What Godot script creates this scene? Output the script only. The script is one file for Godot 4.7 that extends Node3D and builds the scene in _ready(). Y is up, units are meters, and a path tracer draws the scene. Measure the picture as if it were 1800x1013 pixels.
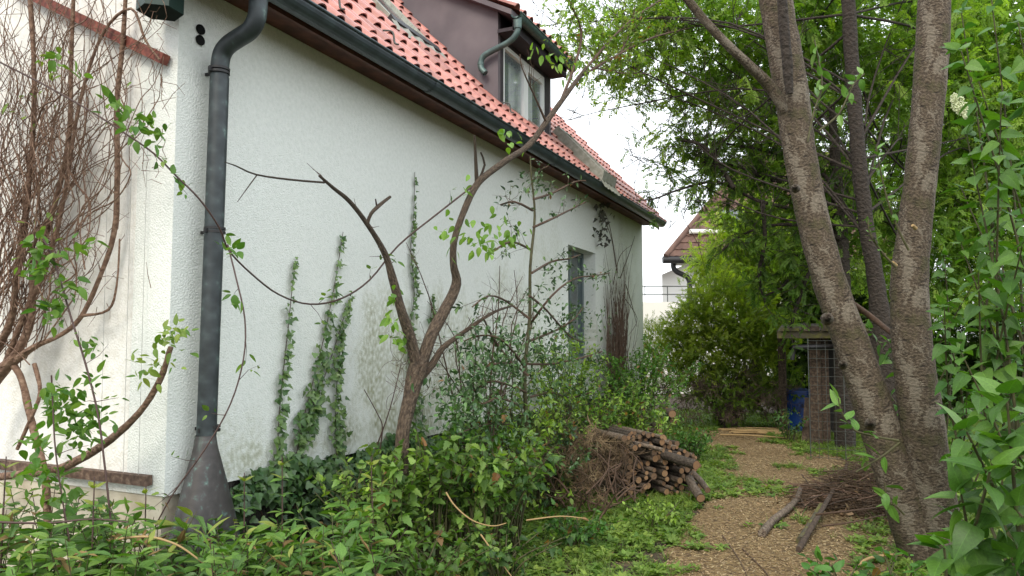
extends Node3D
# ---------------------------------------------------------------- view helpers
const FOC := 1304.0
var cam_p := Vector3(3.466, 1.55, 2.974)
var cam_f: Vector3
var cam_r: Vector3
var cam_u: Vector3
var rng := RandomNumberGenerator.new()
var M := {}
var names := {}

func ray(x: float, y: float) -> Vector3:
	return cam_f + cam_r * (x - 900.0) / FOC - cam_u * (y - 506.5) / FOC
func at(x: float, y: float, d: float) -> Vector3:
	return cam_p + ray(x, y) * d
func wx(x: float, y: float, X: float) -> Vector3:   # point on the plane X (parallel to the eave wall)
	var r := ray(x, y)
	return cam_p + r * (X - cam_p.x) / r.x
func wz(x: float, y: float, Z: float) -> Vector3:   # point on the plane Z (parallel to the gable)
	var r := ray(x, y)
	return cam_p + r * (Z - cam_p.z) / r.z
func gy(x: float, y: float, h := 0.0) -> Vector3:   # point on the ground
	var r := ray(x, y)
	return cam_p + r * (h - cam_p.y) / r.y
func depth_of(p: Vector3) -> float:
	return (p - cam_p).dot(cam_f)
func seen(p: Vector3) -> Vector2:
	var v := p - cam_p
	var d := v.dot(cam_f)
	if d < 0.2: return Vector2(-9999, -9999)
	return Vector2(900.0 + FOC * v.dot(cam_r) / d, 506.5 - FOC * v.dot(cam_u) / d)
func rf(a: float, b: float) -> float: return rng.randf_range(a, b)
func rdir() -> Vector3:
	var z := rf(-1, 1)
	var a := rf(0, TAU)
	var s := sqrt(1.0 - z * z)
	return Vector3(s * cos(a), z, s * sin(a))
func lin(r: float, g: float, b: float) -> Color: return Color(r, g, b).linear_to_srgb()

# ---------------------------------------------------------------- mesh building
class MB:
	var v := PackedVector3Array()
	var n := PackedVector3Array()
	var u := PackedVector2Array()
	var u2 := PackedVector2Array()
	var c := PackedColorArray()
	var ix := PackedInt32Array()
	var col := Color.WHITE
	func vert(p: Vector3, nn: Vector3, uv := Vector2.ZERO) -> int:
		v.append(p); n.append(nn); u.append(uv); c.append(col)
		return v.size() - 1
	func tri(a: int, b: int, d: int) -> void:
		ix.append(a); ix.append(b); ix.append(d)
	func quad(a: Vector3, b: Vector3, d: Vector3, e: Vector3) -> void:   # a b d e round the face
		var nn := (b - a).cross(e - a)
		if nn.length() < 1e-10: nn = (d - a).cross(e - a)
		nn = nn.normalized()
		var ax := nn.abs()
		var k := v.size()
		for p: Vector3 in [a, b, d, e]:
			var t := Vector2(p.x, -p.y)
			if ax.x >= ax.y and ax.x >= ax.z: t = Vector2(-p.z, -p.y)
			elif ax.y >= ax.z: t = Vector2(p.x, p.z)
			vert(p, nn, t)
		tri(k, k + 2, k + 1); tri(k, k + 3, k + 2)
	func hexa(p: Array) -> void:   # 8 corners: bottom 0-3 counter-clockwise from above, top 4-7
		quad(p[0], p[3], p[2], p[1]); quad(p[4], p[5], p[6], p[7])
		quad(p[0], p[1], p[5], p[4]); quad(p[1], p[2], p[6], p[5]); quad(p[2], p[3], p[7], p[6]); quad(p[3], p[0], p[4], p[7])
	func box(lo: Vector3, hi: Vector3) -> void:
		hexa([Vector3(lo.x, lo.y, hi.z), Vector3(hi.x, lo.y, hi.z), Vector3(hi.x, lo.y, lo.z), Vector3(lo.x, lo.y, lo.z),
			Vector3(lo.x, hi.y, hi.z), Vector3(hi.x, hi.y, hi.z), Vector3(hi.x, hi.y, lo.z), Vector3(lo.x, hi.y, lo.z)])
	func bar(a: Vector3, b: Vector3, w: float, h: float, up := Vector3.UP) -> void:   # a beam from a to b
		var d := (b - a).normalized()
		var s := d.cross(up).normalized()
		var t := s.cross(d).normalized()
		s *= w / 2; t *= h / 2
		hexa([a - s - t, a + s - t, b + s - t, b - s - t, a - s + t, a + s + t, b + s + t, b - s + t])
	func tube(p: PackedVector3Array, r: PackedFloat32Array, sides: int, noise: FastNoiseLite = null, amp := 0.0, cap := true) -> void:
		var k0 := v.size()
		var m := p.size()
		if m < 2: return
		var t := (p[1] - p[0]).normalized()
		var x := t.cross(Vector3(0.31, 0.2, 0.93)).normalized()
		var along := 0.0
		var girth := maxf(1.0, roundf(TAU * r[m / 2] / 0.8)) * 0.8   # whole repeats of the bark round the stem
		if r[m / 2] < 0.05: girth = 0.4
		for i in m:
			if i > 0 and i < m - 1: t = (p[i + 1] - p[i - 1]).normalized()
			elif i == m - 1: t = (p[i] - p[i - 1]).normalized()
			x = (x - t * x.dot(t)).normalized()
			var y := t.cross(x)
			if i > 0: along += p[i].distance_to(p[i - 1])
			for s in sides + 1:
				var a := TAU * s / sides
				var d := x * cos(a) + y * sin(a)
				var rr := r[i]
				if noise and s < sides:
					rr *= 1.0 + amp * noise.get_noise_3dv((p[i] + d * r[i]))
				elif noise:
					rr *= 1.0 + amp * noise.get_noise_3dv((p[i] + x * r[i]))
				vert(p[i] + d * rr, d, Vector2(float(s) / sides * girth, along))
		var w := sides + 1
		for i in m - 1:
			for s in sides:
				var q := k0 + i * w + s
				tri(q, q + w, q + 1); tri(q + 1, q + w, q + w + 1)
		if cap:
			for e in 2:
				var i := 0 if e == 0 else m - 1
				var tn := (p[0] - p[1]).normalized() if e == 0 else (p[m - 1] - p[m - 2]).normalized()
				var cc := vert(p[i] + tn * r[i] * 0.15, tn, Vector2(0.5, 0.5))
				var f := v.size()
				for s in sides:
					var g := v[k0 + i * w + s]
					var a := TAU * s / sides
					vert(g, tn, Vector2(0.5 + 0.5 * cos(a), 0.5 + 0.5 * sin(a)))
				for s in sides:
					if e == 0: tri(cc, f + s, f + (s + 1) % sides)
					else: tri(cc, f + (s + 1) % sides, f + s)
	func profile(q: PackedVector2Array, z0: float, z1: float) -> void:   # an open outline in x, y drawn out along z
		for i in q.size() - 1:
			quad(Vector3(q[i].x, q[i].y, z0), Vector3(q[i + 1].x, q[i + 1].y, z0), Vector3(q[i + 1].x, q[i + 1].y, z1), Vector3(q[i].x, q[i].y, z1))
	func leaf(xf: Transform3D, ts: Array, ws: Array, ln: float, wd: float, fold: float, curl: float, petiole := 0.0, pr := 0.0) -> void:
		var k := v.size()
		var m := ts.size()
		for side in 2:
			var sg := -1.0 if side == 0 else 1.0
			for i in m:
				var t: float = ts[i]
				var w: float = ws[i] * wd * 0.5
				var y := petiole + t * ln
				var zc := -curl * ln * t * t
				var ny := 2.0 * curl * t
				var nn := (xf.basis * Vector3(-sg * fold, ny, 1.0)).normalized()
				vert(xf * Vector3(0, y, zc), nn, Vector2(0.5, 1.0 - t))
				vert(xf * Vector3(sg * w, y - w * 0.12, zc + fold * w - curl * w * w * 0.8 / wd), nn, Vector2(0.5 + sg * 0.5 * ws[i], 1.0 - t))
			var b := k + side * m * 2
			for i in m - 1:
				var q := b + i * 2
				if side == 1:
					tri(q, q + 2, q + 1)
					if ws[i + 1] > 0.0: tri(q + 1, q + 2, q + 3)
				else:
					tri(q, q + 1, q + 2)
					if ws[i + 1] > 0.0: tri(q + 1, q + 3, q + 2)
		if petiole > 0.0:
			tube(PackedVector3Array([xf * Vector3.ZERO, xf * Vector3(0, petiole + 0.12 * ln, -0.004 * ln)]), PackedFloat32Array([pr, pr * 0.7]), 3, null, 0.0, false)
	func mesh(mat: Material = null) -> ArrayMesh:
		var a := []
		a.resize(Mesh.ARRAY_MAX)
		a[Mesh.ARRAY_VERTEX] = v; a[Mesh.ARRAY_NORMAL] = n; a[Mesh.ARRAY_TEX_UV] = u; a[Mesh.ARRAY_COLOR] = c; a[Mesh.ARRAY_INDEX] = ix
		if u2.size() == v.size(): a[Mesh.ARRAY_TEX_UV2] = u2
		var m := ArrayMesh.new()
		m.add_surface_from_arrays(Mesh.PRIMITIVE_TRIANGLES, a)
		if mat: m.surface_set_material(0, mat)
		return m

class Copies_of:   # places of many leaves or chips
	var b := PackedFloat32Array()
	var n := 0
	func add(t: Transform3D, k: Color) -> void:
		var x := t.basis.x
		var y := t.basis.y
		var z := t.basis.z
		var o := t.origin
		b.append_array(PackedFloat32Array([x.x, y.x, z.x, o.x, x.y, y.y, z.y, o.y, x.z, y.z, z.z, o.z, k.r, k.g, k.b, 1.0]))
		n += 1

func spline(p: Array, sub: int) -> PackedVector3Array:
	var o := PackedVector3Array()
	for i in p.size() - 1:
		var a: Vector3 = p[maxi(i - 1, 0)]
		var b: Vector3 = p[i]
		var c: Vector3 = p[i + 1]
		var d: Vector3 = p[mini(i + 2, p.size() - 1)]
		for k in sub: o.append(b.cubic_interpolate(c, a, d, float(k) / sub))
	o.append(p[-1])
	return o
func radii(r: Array, sub: int) -> PackedFloat32Array:
	var o := PackedFloat32Array()
	for i in r.size() - 1:
		for k in sub: o.append(lerpf(r[i], r[i + 1], float(k) / sub))
	o.append(r[-1])
	return o
func numbered(called: String) -> String:
	var k: int = names.get(called, 0)
	names[called] = k + 1
	return called if k == 0 else "%s_%03d" % [called, k]
func thing(called: String, label: String, category: String, where := Vector3.ZERO, group := "") -> Node3D:
	var o := Node3D.new()
	o.name = numbered(called)
	add_child(o)
	o.position = where
	tag(o, label, category, group)
	return o
func tag(o: Node3D, label: String, category: String, group := "", kind := "") -> void:
	if label: o.set_meta("label", label)
	if category: o.set_meta("category", category)
	if group: o.set_meta("group", group)
	if kind: o.set_meta("kind", kind)
func part(parent: Node3D, called: String, mb: MB, mat: Material) -> MeshInstance3D:
	return put(parent, called, mb.mesh(mat))
func put(parent: Node3D, called: String, mesh: Mesh, t := Transform3D.IDENTITY) -> MeshInstance3D:
	var o := MeshInstance3D.new()
	o.name = called if parent != self else numbered(called)
	o.mesh = mesh
	o.transform = t
	parent.add_child(o, true)
	# shapes are given in world places: undo the thing's own place
	if parent != self and parent.get_parent() == self: o.position -= parent.position
	return o
func scatter(parent: Node3D, called: String, mesh: Mesh, cp: Copies_of) -> MultiMeshInstance3D:
	var mm := MultiMesh.new()
	mm.transform_format = MultiMesh.TRANSFORM_3D
	mm.use_colors = true
	mm.mesh = mesh
	mm.instance_count = cp.n
	mm.buffer = cp.b
	var o := MultiMeshInstance3D.new()
	o.name = called if parent != self else numbered(called)
	o.multimesh = mm
	parent.add_child(o, true)
	if parent != self and parent.get_parent() == self: o.position -= parent.position
	o.set_meta("kind", "stuff")
	return o
func grow(p: Vector3, d: Vector3, nrm: Vector3, s: float) -> Transform3D:   # y along d, z towards nrm
	var y := d.normalized()
	var z := nrm - y * nrm.dot(y)
	if z.length() < 0.01: z = y.cross(Vector3(0.7, 0.1, 0.7))
	z = z.normalized()
	return Transform3D(Basis(y.cross(z) * s, y * s, z * s), p)
func tint(a: Color, b: Color, j := 0.12) -> Color:
	var k := a.lerp(b, rng.randf())
	var q := rf(1.0 - j, 1.0 + j)
	return Color(k.r * q * rf(0.93, 1.07), k.g * q, k.b * q * rf(0.9, 1.1))

# ---------------------------------------------------------------- materials
func noise_tex(freq: float, ramp: Array, seed_: int, size := 512, oct := 4, kind := FastNoiseLite.TYPE_SIMPLEX_SMOOTH) -> NoiseTexture2D:
	var f := FastNoiseLite.new()
	f.noise_type = kind
	f.frequency = freq
	f.seed = seed_
	f.fractal_octaves = oct
	var t := NoiseTexture2D.new()
	t.width = size; t.height = size
	t.seamless = true
	t.noise = f
	t.generate_mipmaps = false
	if ramp:
		var g := Gradient.new()
		var o := PackedFloat32Array()
		var c := PackedColorArray()
		for e in ramp: o.append(e[0]); c.append(e[1])
		g.offsets = o; g.colors = c
		t.color_ramp = g
	return t
func mat(albedo: Color, rough := 0.8, tex: Texture2D = null, scale := 1.0, bump: Texture2D = null, bump_cm := 0.0, metal := 0.0) -> StandardMaterial3D:
	var m := StandardMaterial3D.new()
	m.albedo_color = albedo
	m.roughness = rough
	m.metallic = metal
	if tex: m.albedo_texture = tex
	if bump:
		m.heightmap_enabled = true
		m.heightmap_texture = bump
		m.heightmap_scale = bump_cm
	if tex or bump:
		m.uv1_triplanar = true
		m.uv1_world_triplanar = true
		m.uv1_scale = Vector3.ONE * scale
	return m
func leaf_mat(rough := 0.5, back := Color(0.5, 0.6, 0.2), tex: Texture2D = null, albedo := Color.WHITE) -> StandardMaterial3D:
	var m := StandardMaterial3D.new()
	m.albedo_color = albedo
	m.vertex_color_use_as_albedo = true
	m.roughness = rough
	m.backlight_enabled = true
	m.backlight = back
	m.cull_mode = BaseMaterial3D.CULL_DISABLED
	if tex: m.albedo_texture = tex
	return m
func vein_texture() -> ImageTexture:
	var im := Image.create(96, 160, false, Image.FORMAT_RGB8)
	var f := FastNoiseLite.new()
	f.frequency = 0.06; f.seed = 5
	for y in 160:
		for x in 96:
			var a := absf(x / 96.0 - 0.5) * 2.0
			var t := 1.0 - y / 160.0
			var k := 0.86 + 0.1 * f.get_noise_2d(x, y)
			var w := fposmod((t - a * 0.35) * 7.0, 1.0)
			if absf(w - 0.5) < 0.05: k += 0.07
			if a < 0.035: k += 0.12
			k = clampf(k, 0.0, 1.0)
			im.set_pixel(x, y, Color(k, k, k * 0.97))
	return ImageTexture.create_from_image(im)

func materials() -> void:
	var grain := noise_tex(0.055, [], 3, 512, 3)
	var stucco := mat(Color(1, 1, 1), 0.92, noise_tex(0.02, [[0.0, Color(0.845, 0.86, 0.835)], [0.5, Color(0.875, 0.888, 0.866)], [1.0, Color(0.90, 0.91, 0.89)]], 11, 512, 5), 1.0, grain, 0.42)
	stucco.uv1_triplanar = false; stucco.uv1_world_triplanar = false
	stucco.uv1_scale = Vector3(2.3, 2.3, 1)
	stucco.detail_enabled = true
	stucco.detail_blend_mode = BaseMaterial3D.BLEND_MODE_MUL
	stucco.detail_uv_layer = BaseMaterial3D.DETAIL_UV_2
	stucco.detail_albedo = stain_map()
	M.stucco = stucco
	M.gable = mat(Color(1, 1, 1), 0.92, noise_tex(0.012, [[0.0, Color(0.845, 0.835, 0.80)], [0.5, Color(0.89, 0.885, 0.86)], [1.0, Color(0.915, 0.91, 0.89)]], 21, 512, 5), 1.9, grain, 0.3)
	M.plinth = mat(Color(1, 1, 1), 0.95, noise_tex(0.03, [[0.0, Color(0.14, 0.13, 0.12)], [0.5, Color(0.26, 0.25, 0.235)], [1.0, Color(0.38, 0.36, 0.33)]], 31, 256, 5), 2.0, grain, 1.2)
	M.cream = mat(Color(1, 1, 1), 0.9, noise_tex(0.015, [[0.0, Color(0.68, 0.63, 0.55)], [0.6, Color(0.80, 0.765, 0.69)], [1.0, Color(0.84, 0.81, 0.74)]], 32, 256, 5), 1.0, grain, 0.2)
	M.pipe = mat(Color(1, 1, 1), 0.48, noise_tex(0.02, [[0.0, Color(0.165, 0.185, 0.195)], [0.5, Color(0.22, 0.245, 0.255)], [0.78, Color(0.26, 0.295, 0.30)], [0.92, Color(0.34, 0.41, 0.40)], [1.0, Color(0.52, 0.58, 0.56)]], 41, 256, 5), 1.5, null, 0.0, 0.25)
	M.shoe = mat(Color(1, 1, 1), 0.55, noise_tex(0.016, [[0.0, Color(0.215, 0.205, 0.205)], [0.6, Color(0.29, 0.275, 0.27)], [0.70, Color(0.32, 0.33, 0.325)], [0.78, Color(0.34, 0.45, 0.42)], [1.0, Color(0.60, 0.66, 0.63)]], 47, 512, 5), 1.6, null, 0.0, 0.2)
	M.gutter = mat(Color(1, 1, 1), 0.42, noise_tex(0.02, [[0.0, Color(0.19, 0.215, 0.235)], [0.6, Color(0.255, 0.29, 0.31)], [1.0, Color(0.31, 0.37, 0.38)]], 43, 256, 5), 1.0, null, 0.0, 0.3)
	M.green_metal = mat(Color(1, 1, 1), 0.45, noise_tex(0.02, [[0.0, Color(0.24, 0.30, 0.30)], [0.6, Color(0.31, 0.39, 0.38)], [1.0, Color(0.40, 0.50, 0.47)]], 44, 256, 4), 2.0, null, 0.0, 0.2)
	M.eave_wood = mat(Color(1, 1, 1), 0.75, noise_tex(0.02, [[0.0, Color(0.27, 0.15, 0.13)], [0.6, Color(0.37, 0.21, 0.18)], [1.0, Color(0.45, 0.27, 0.22)]], 45, 256, 4), 1.2)
	M.board = mat(Color(1, 1, 1), 0.85, noise_tex(0.03, [[0.0, Color(0.25, 0.19, 0.16)], [0.6, Color(0.40, 0.32, 0.27)], [1.0, Color(0.56, 0.49, 0.42)]], 46, 256, 4), 3.0)
	M.beam = mat(Color(1, 1, 1), 0.75, noise_tex(0.03, [[0.0, Color(0.28, 0.13, 0.11)], [0.6, Color(0.47, 0.24, 0.19)], [1.0, Color(0.58, 0.36, 0.29)]], 48, 256, 4), 2.5)
	M.tile = []
	for k in 4:
		var q: float = [0.86, 1.0, 1.06, 0.95][k]
		M.tile.append(mat(Color(1, 1, 1), 0.38, noise_tex(0.025, [[0.0, Color(0.58 * q, 0.345 * q, 0.305 * q)], [0.5, Color(0.69 * q, 0.45 * q, 0.405 * q)], [1.0, Color(0.76 * q, 0.535 * q, 0.495 * q)]], 50 + k, 256, 5), 1.7))
	M.far_tile = mat(Color(1, 1, 1), 0.8, noise_tex(0.02, [[0.0, Color(0.26, 0.19, 0.165)], [0.5, Color(0.37, 0.275, 0.235)], [1.0, Color(0.45, 0.35, 0.305)]], 55, 256, 5), 0.6)
	M.dormer = mat(Color(1, 1, 1), 0.62, noise_tex(0.012, [[0.0, Color(0.335, 0.305, 0.325)], [1.0, Color(0.42, 0.385, 0.40)]], 56, 256, 4), 0.6)
	M.dark_wood = mat(Color(1, 1, 1), 0.7, noise_tex(0.02, [[0.0, Color(0.13, 0.11, 0.13)], [1.0, Color(0.21, 0.18, 0.205)]], 57, 256, 4), 1.0)
	M.white_frame = mat(Color(0.88, 0.89, 0.88), 0.35)
	M.grey_frame = mat(Color(0.32, 0.37, 0.38), 0.4)
	M.lead = mat(Color(0.62, 0.62, 0.58), 0.55, noise_tex(0.02, [[0.0, Color(0.75, 0.75, 0.72)], [1.0, Color(1, 1, 1)]], 58, 256, 4), 2.0)
	M.black = mat(Color(0.05, 0.05, 0.05), 0.6)
	M.black_metal = mat(Color(0.12, 0.115, 0.12), 0.5)
	M.pale_sheet = mat(Color(0.80, 0.82, 0.82), 0.9)
	M.room = mat(Color(0.45, 0.43, 0.40), 0.9)
	var glass := StandardMaterial3D.new()
	glass.albedo_color = Color(0.80, 0.87, 0.88, 0.12)
	glass.transparency = BaseMaterial3D.TRANSPARENCY_ALPHA
	glass.roughness = 0.03
	glass.metallic_specular = 0.7
	M.glass = glass
	M.white_wall = mat(Color(0.90, 0.89, 0.86), 0.9)
	M.wire = mat(Color(0.30, 0.315, 0.30), 0.6, null, 1, null, 0, 0.3)
	M.thin_wire = mat(Color(0.62, 0.62, 0.60), 0.5)
	M.blue = mat(Color(1, 1, 1), 0.4, noise_tex(0.02, [[0.0, Color(0.05, 0.19, 0.42)], [1.0, Color(0.08, 0.27, 0.56)]], 59, 128, 3), 1.0)
	M.terracotta = mat(Color(0.56, 0.25, 0.15), 0.8, noise_tex(0.03, [[0.0, Color(0.7, 0.7, 0.7)], [1.0, Color(1, 1, 1)]], 60, 128, 4), 3.0)
	M.shed_wood = mat(Color(1, 1, 1), 0.9, noise_tex(0.03, [[0.0, Color(0.16, 0.13, 0.105)], [0.6, Color(0.30, 0.245, 0.20)], [1.0, Color(0.43, 0.38, 0.32)]], 61, 256, 4), 2.5)
	M.shed_board = mat(Color(0.15, 0.13, 0.115), 0.95, noise_tex(0.03, [[0.0, Color(0.55, 0.55, 0.55)], [1.0, Color(1, 1, 1)]], 63, 256, 4), 2.5)
	M.moss_roof = mat(Color(1, 1, 1), 0.95, noise_tex(0.02, [[0.0, Color(0.19, 0.175, 0.145)], [0.5, Color(0.32, 0.295, 0.24)], [0.65, Color(0.36, 0.35, 0.18)], [1.0, Color(0.43, 0.43, 0.22)]], 62, 256, 5), 1.0)
	# bark: bands round the stem and fine cracks
	var pics := bark_pictures()
	var bark := mat(Color(1, 1, 1), 0.9, pics[0], 1.0, pics[1], 1.1)
	bark.uv1_triplanar = false; bark.uv1_world_triplanar = false
	bark.uv1_scale = Vector3(1.25, 1.25, 1)
	M.cherry_bark = bark
	var bark2 := mat(Color(1, 1, 1), 0.88, noise_tex(0.02, [[0.0, Color(0.18, 0.15, 0.12)], [0.5, Color(0.32, 0.265, 0.215)], [0.8, Color(0.40, 0.345, 0.285)], [1.0, Color(0.50, 0.46, 0.39)]], 73, 512, 6), 1.0, noise_tex(0.03, [], 74, 512, 6), 1.5)
	bark2.uv1_triplanar = false; bark2.uv1_world_triplanar = false
	bark2.uv1_scale = Vector3(2.5, 1.6, 1)
	M.fruit_bark = bark2
	M.dark_bark = mat(Color(0.25, 0.215, 0.185), 0.9, noise_tex(0.03, [[0.0, Color(0.6, 0.6, 0.6)], [1.0, Color(1, 1, 1)]], 75, 256, 5), 2.0, noise_tex(0.04, [], 76, 256, 5), 2.0)
	M.twig = mat(Color(0.40, 0.31, 0.245), 0.85, noise_tex(0.05, [[0.0, Color(0.6, 0.6, 0.6)], [1.0, Color(1, 1, 1)]], 77, 256, 4), 3.0)
	M.vine = mat(Color(1, 1, 1), 0.88, noise_tex(0.03, [[0.0, Color(0.27, 0.185, 0.14)], [0.5, Color(0.43, 0.33, 0.265)], [1.0, Color(0.60, 0.51, 0.43)]], 78, 256, 5), 3.0, noise_tex(0.06, [], 79, 256, 5), 1.0)
	M.stick = mat(Color(0.48, 0.39, 0.30), 0.88, noise_tex(0.05, [[0.0, Color(0.5, 0.5, 0.5)], [1.0, Color(1, 1, 1)]], 85, 256, 4), 4.0)
	M.green_cane = mat(Color(0.36, 0.36, 0.22), 0.7, noise_tex(0.05, [[0.0, Color(0.6, 0.55, 0.55)], [1.0, Color(1, 1, 1)]], 80, 128, 4), 3.0)
	M.cane = mat(Color(0.27, 0.19, 0.17), 0.6)
	M.log_bark = []
	for k in 3:
		var q: float = [0.8, 1.0, 1.2][k]
		M.log_bark.append(mat(Color(1, 1, 1), 0.9, noise_tex(0.03, [[0.0, Color(0.18 * q, 0.15 * q, 0.125 * q)], [0.5, Color(0.33 * q, 0.285 * q, 0.245 * q)], [1.0, Color(0.48 * q, 0.445 * q, 0.39 * q)]], 81 + k, 256, 5), 3.0, noise_tex(0.05, [], 84, 256, 5), 1.5))
	M.log_end = []
	for k in 3:
		var e := StandardMaterial3D.new()
		e.albedo_texture = ring_texture(k)
		e.roughness = 0.9
		M.log_end.append(e)
	M.straw = mat(Color(0.62, 0.52, 0.36), 0.85)
	M.soil = mat(Color(1, 1, 1), 0.95, noise_tex(0.02, [[0.0, Color(0.15, 0.12, 0.09)], [0.5, Color(0.26, 0.21, 0.155)], [1.0, Color(0.37, 0.31, 0.22)]], 91, 512, 6), 0.7, noise_tex(0.03, [], 92, 512, 6), 4.0)
	M.path = mat(Color(1, 1, 1), 0.95, noise_tex(0.03, [[0.0, Color(0.27, 0.21, 0.135)], [0.45, Color(0.45, 0.365, 0.235)], [0.7, Color(0.52, 0.435, 0.29)], [1.0, Color(0.61, 0.53, 0.38)]], 93, 512, 6), 0.9, noise_tex(0.06, [], 94, 512, 6), 3.0)
	M.chip = mat(Color.WHITE, 0.9)
	M.chip.vertex_color_use_as_albedo = true
	var veins := vein_texture()
	M.leaf = leaf_mat(0.5, Color(0.92, 0.97, 0.45))
	M.leaf_far = leaf_mat(0.6, Color(1.08, 1.12, 0.62))
	M.glossy = leaf_mat(0.36, Color(0.40, 0.46, 0.16))
	M.dry = leaf_mat(0.9, Color(0.2, 0.15, 0.1))
	# single big leaves: a few greens of the plants themselves
	M.lilac = []
	for k: Color in [lin(0.095, 0.225, 0.034), lin(0.12, 0.265, 0.04), lin(0.08, 0.195, 0.03), lin(0.155, 0.31, 0.05)]: M.lilac.append(leaf_mat(0.5, Color(0.8, 0.9, 0.22), veins, k))
	M.herb = []
	for k: Color in [lin(0.11, 0.25, 0.042), lin(0.155, 0.32, 0.052), lin(0.20, 0.355, 0.06), lin(0.11, 0.22, 0.055), lin(0.32, 0.38, 0.07)]: M.herb.append(leaf_mat(0.5, Color(0.78, 0.86, 0.26), veins, k))
	M.withered = leaf_mat(0.8, Color(0.4, 0.3, 0.15), veins, lin(0.26, 0.17, 0.06))
	M.sprout = []
	for k: Color in [lin(0.16, 0.34, 0.06), lin(0.13, 0.29, 0.05), lin(0.20, 0.37, 0.075)]: M.sprout.append(leaf_mat(0.45, Color(0.6, 0.68, 0.2), veins, k))

func stain_map() -> ImageTexture:   # algae and dust on the eave wall: patches with a grain of their own
	var im := Image.create(832, 300, false, Image.FORMAT_RGB8)
	var f := FastNoiseLite.new()
	f.frequency = 0.035; f.seed = 8; f.fractal_octaves = 5
	var s := FastNoiseLite.new()
	s.frequency = 0.3; s.seed = 9; s.fractal_octaves = 2
	# centre z, y, size z, size y, strength
	var spots := [[-2.15, 1.45, 0.45, 0.5, 0.8], [-3.2, 1.1, 0.9, 0.7, 0.8], [-4.6, 1.4, 0.9, 0.8, 0.55], [-1.5, 0.9, 0.3, 0.25, 0.35], [-7.5, 1.2, 1.4, 0.5, 0.5], [-0.45, 0.85, 0.25, 0.3, 0.3], [-5.6, 2.3, 0.5, 0.9, 0.3], [-9.0, 2.2, 0.8, 1.2, 0.4], [-0.9, 0.78, 0.5, 0.1, 0.5], [-2.0, 0.8, 0.9, 0.13, 0.6]]
	for y in 300:
		var h := 3.75 * (1.0 - (y + 0.5) / 300.0)
		for x in 832:
			var z := -10.4 * (x + 0.5) / 832.0
			var a := 0.0
			for q in spots:
				var d: float = pow((z - q[0]) / q[2], 2) + pow((h - q[1]) / q[3], 2)
				a += q[4] * clampf(1.0 - d * 0.6 + 0.9 * f.get_noise_2d(x, y * 0.55), 0.0, 1.0)
			a = clampf(a, 0.0, 1.0) * clampf(0.55 + 0.9 * s.get_noise_2d(x, y * 0.7), 0.0, 1.0)
			im.set_pixel(x, y, Color(1, 1, 1).lerp(Color(0.70, 0.70, 0.60), a))
	return ImageTexture.create_from_image(im)
func bark_pictures() -> Array:   # 0.8 m of bark: brown scales, short level lenticels, grey crust in patches, a little green
	var w := 640
	var im := Image.create(w, w, false, Image.FORMAT_RGB8)
	var hi := Image.create(w, w, false, Image.FORMAT_RGB8)
	var f := []
	for k in 4:
		var n := FastNoiseLite.new()
		n.seed = 700 + k
		n.frequency = [0.006, 0.05, 0.02, 0.11][k]
		n.fractal_octaves = [4, 4, 3, 2][k]
		f.append(n)
	for y in w:
		for x in w:
			# the left and right edges are blended so that the seam does not show
			var v := [0.0, 0.0, 0.0, 0.0]
			var e := clampf((x - (w - 90)) / 90.0, 0.0, 1.0)
			for k in 4:
				var sx: float = [1.0, 0.8, 0.55, 1.0][k]
				var sy: float = [0.7, 1.1, 1.9, 1.1][k]
				v[k] = f[k].get_noise_2d(x * sx, y * sy)
				if e > 0.0: v[k] = lerpf(v[k], f[k].get_noise_2d((x - w) * sx, y * sy), e)
			var c := Color(0.25, 0.21, 0.17).lerp(Color(0.40, 0.35, 0.29), clampf(0.5 + 1.0 * v[1] + 0.35 * v[3], 0.0, 1.0))
			var h: float = 0.45 + 0.35 * v[1] + 0.15 * v[3]
			var dash: float = smoothstep(0.36, 0.5, v[2])
			c = c.lerp(Color(0.43, 0.38, 0.32), dash * 0.4)
			h += 0.12 * dash
			var crack: float = smoothstep(0.34, 0.5, -v[2] + 0.3 * v[3])
			c = c.lerp(Color(0.13, 0.105, 0.085), crack * 0.6)
			h -= 0.25 * crack
			var crust: float = smoothstep(0.06, 0.36, v[0] + 0.28 * v[1] + 0.2 * v[3])
			c = c.lerp(Color(0.52, 0.49, 0.44), crust * 0.6)
			var green: float = smoothstep(0.2, 0.5, -v[0] + 0.3 * v[3])
			c = c.lerp(Color(0.25, 0.25, 0.13), green * 0.5)
			im.set_pixel(x, y, c)
			h = clampf(h, 0.0, 1.0)
			hi.set_pixel(x, y, Color(h, h, h))
	return [ImageTexture.create_from_image(im), ImageTexture.create_from_image(hi)]
func ring_texture(k: int) -> ImageTexture:
	var im := Image.create(64, 64, false, Image.FORMAT_RGB8)
	var f := FastNoiseLite.new()
	f.frequency = 0.05; f.seed = 100 + k
	var a: Color = [Color(0.51, 0.385, 0.265), Color(0.56, 0.44, 0.32), Color(0.43, 0.335, 0.25)][k]
	for y in 64:
		for x in 64:
			var d := Vector2(x - 31.5, y - 31.5).length() / 32.0
			var w := 0.5 + 0.5 * sin(d * 34.0 + 3.0 * f.get_noise_2d(x, y))
			var c := a.lerp(a * 0.78, w * 0.5 + 0.4 * f.get_noise_2d(x * 2, y * 2))
			if d > 0.9: c = Color(0.24, 0.18, 0.14)
			im.set_pixel(x, y, c)
	return ImageTexture.create_from_image(im)

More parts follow.
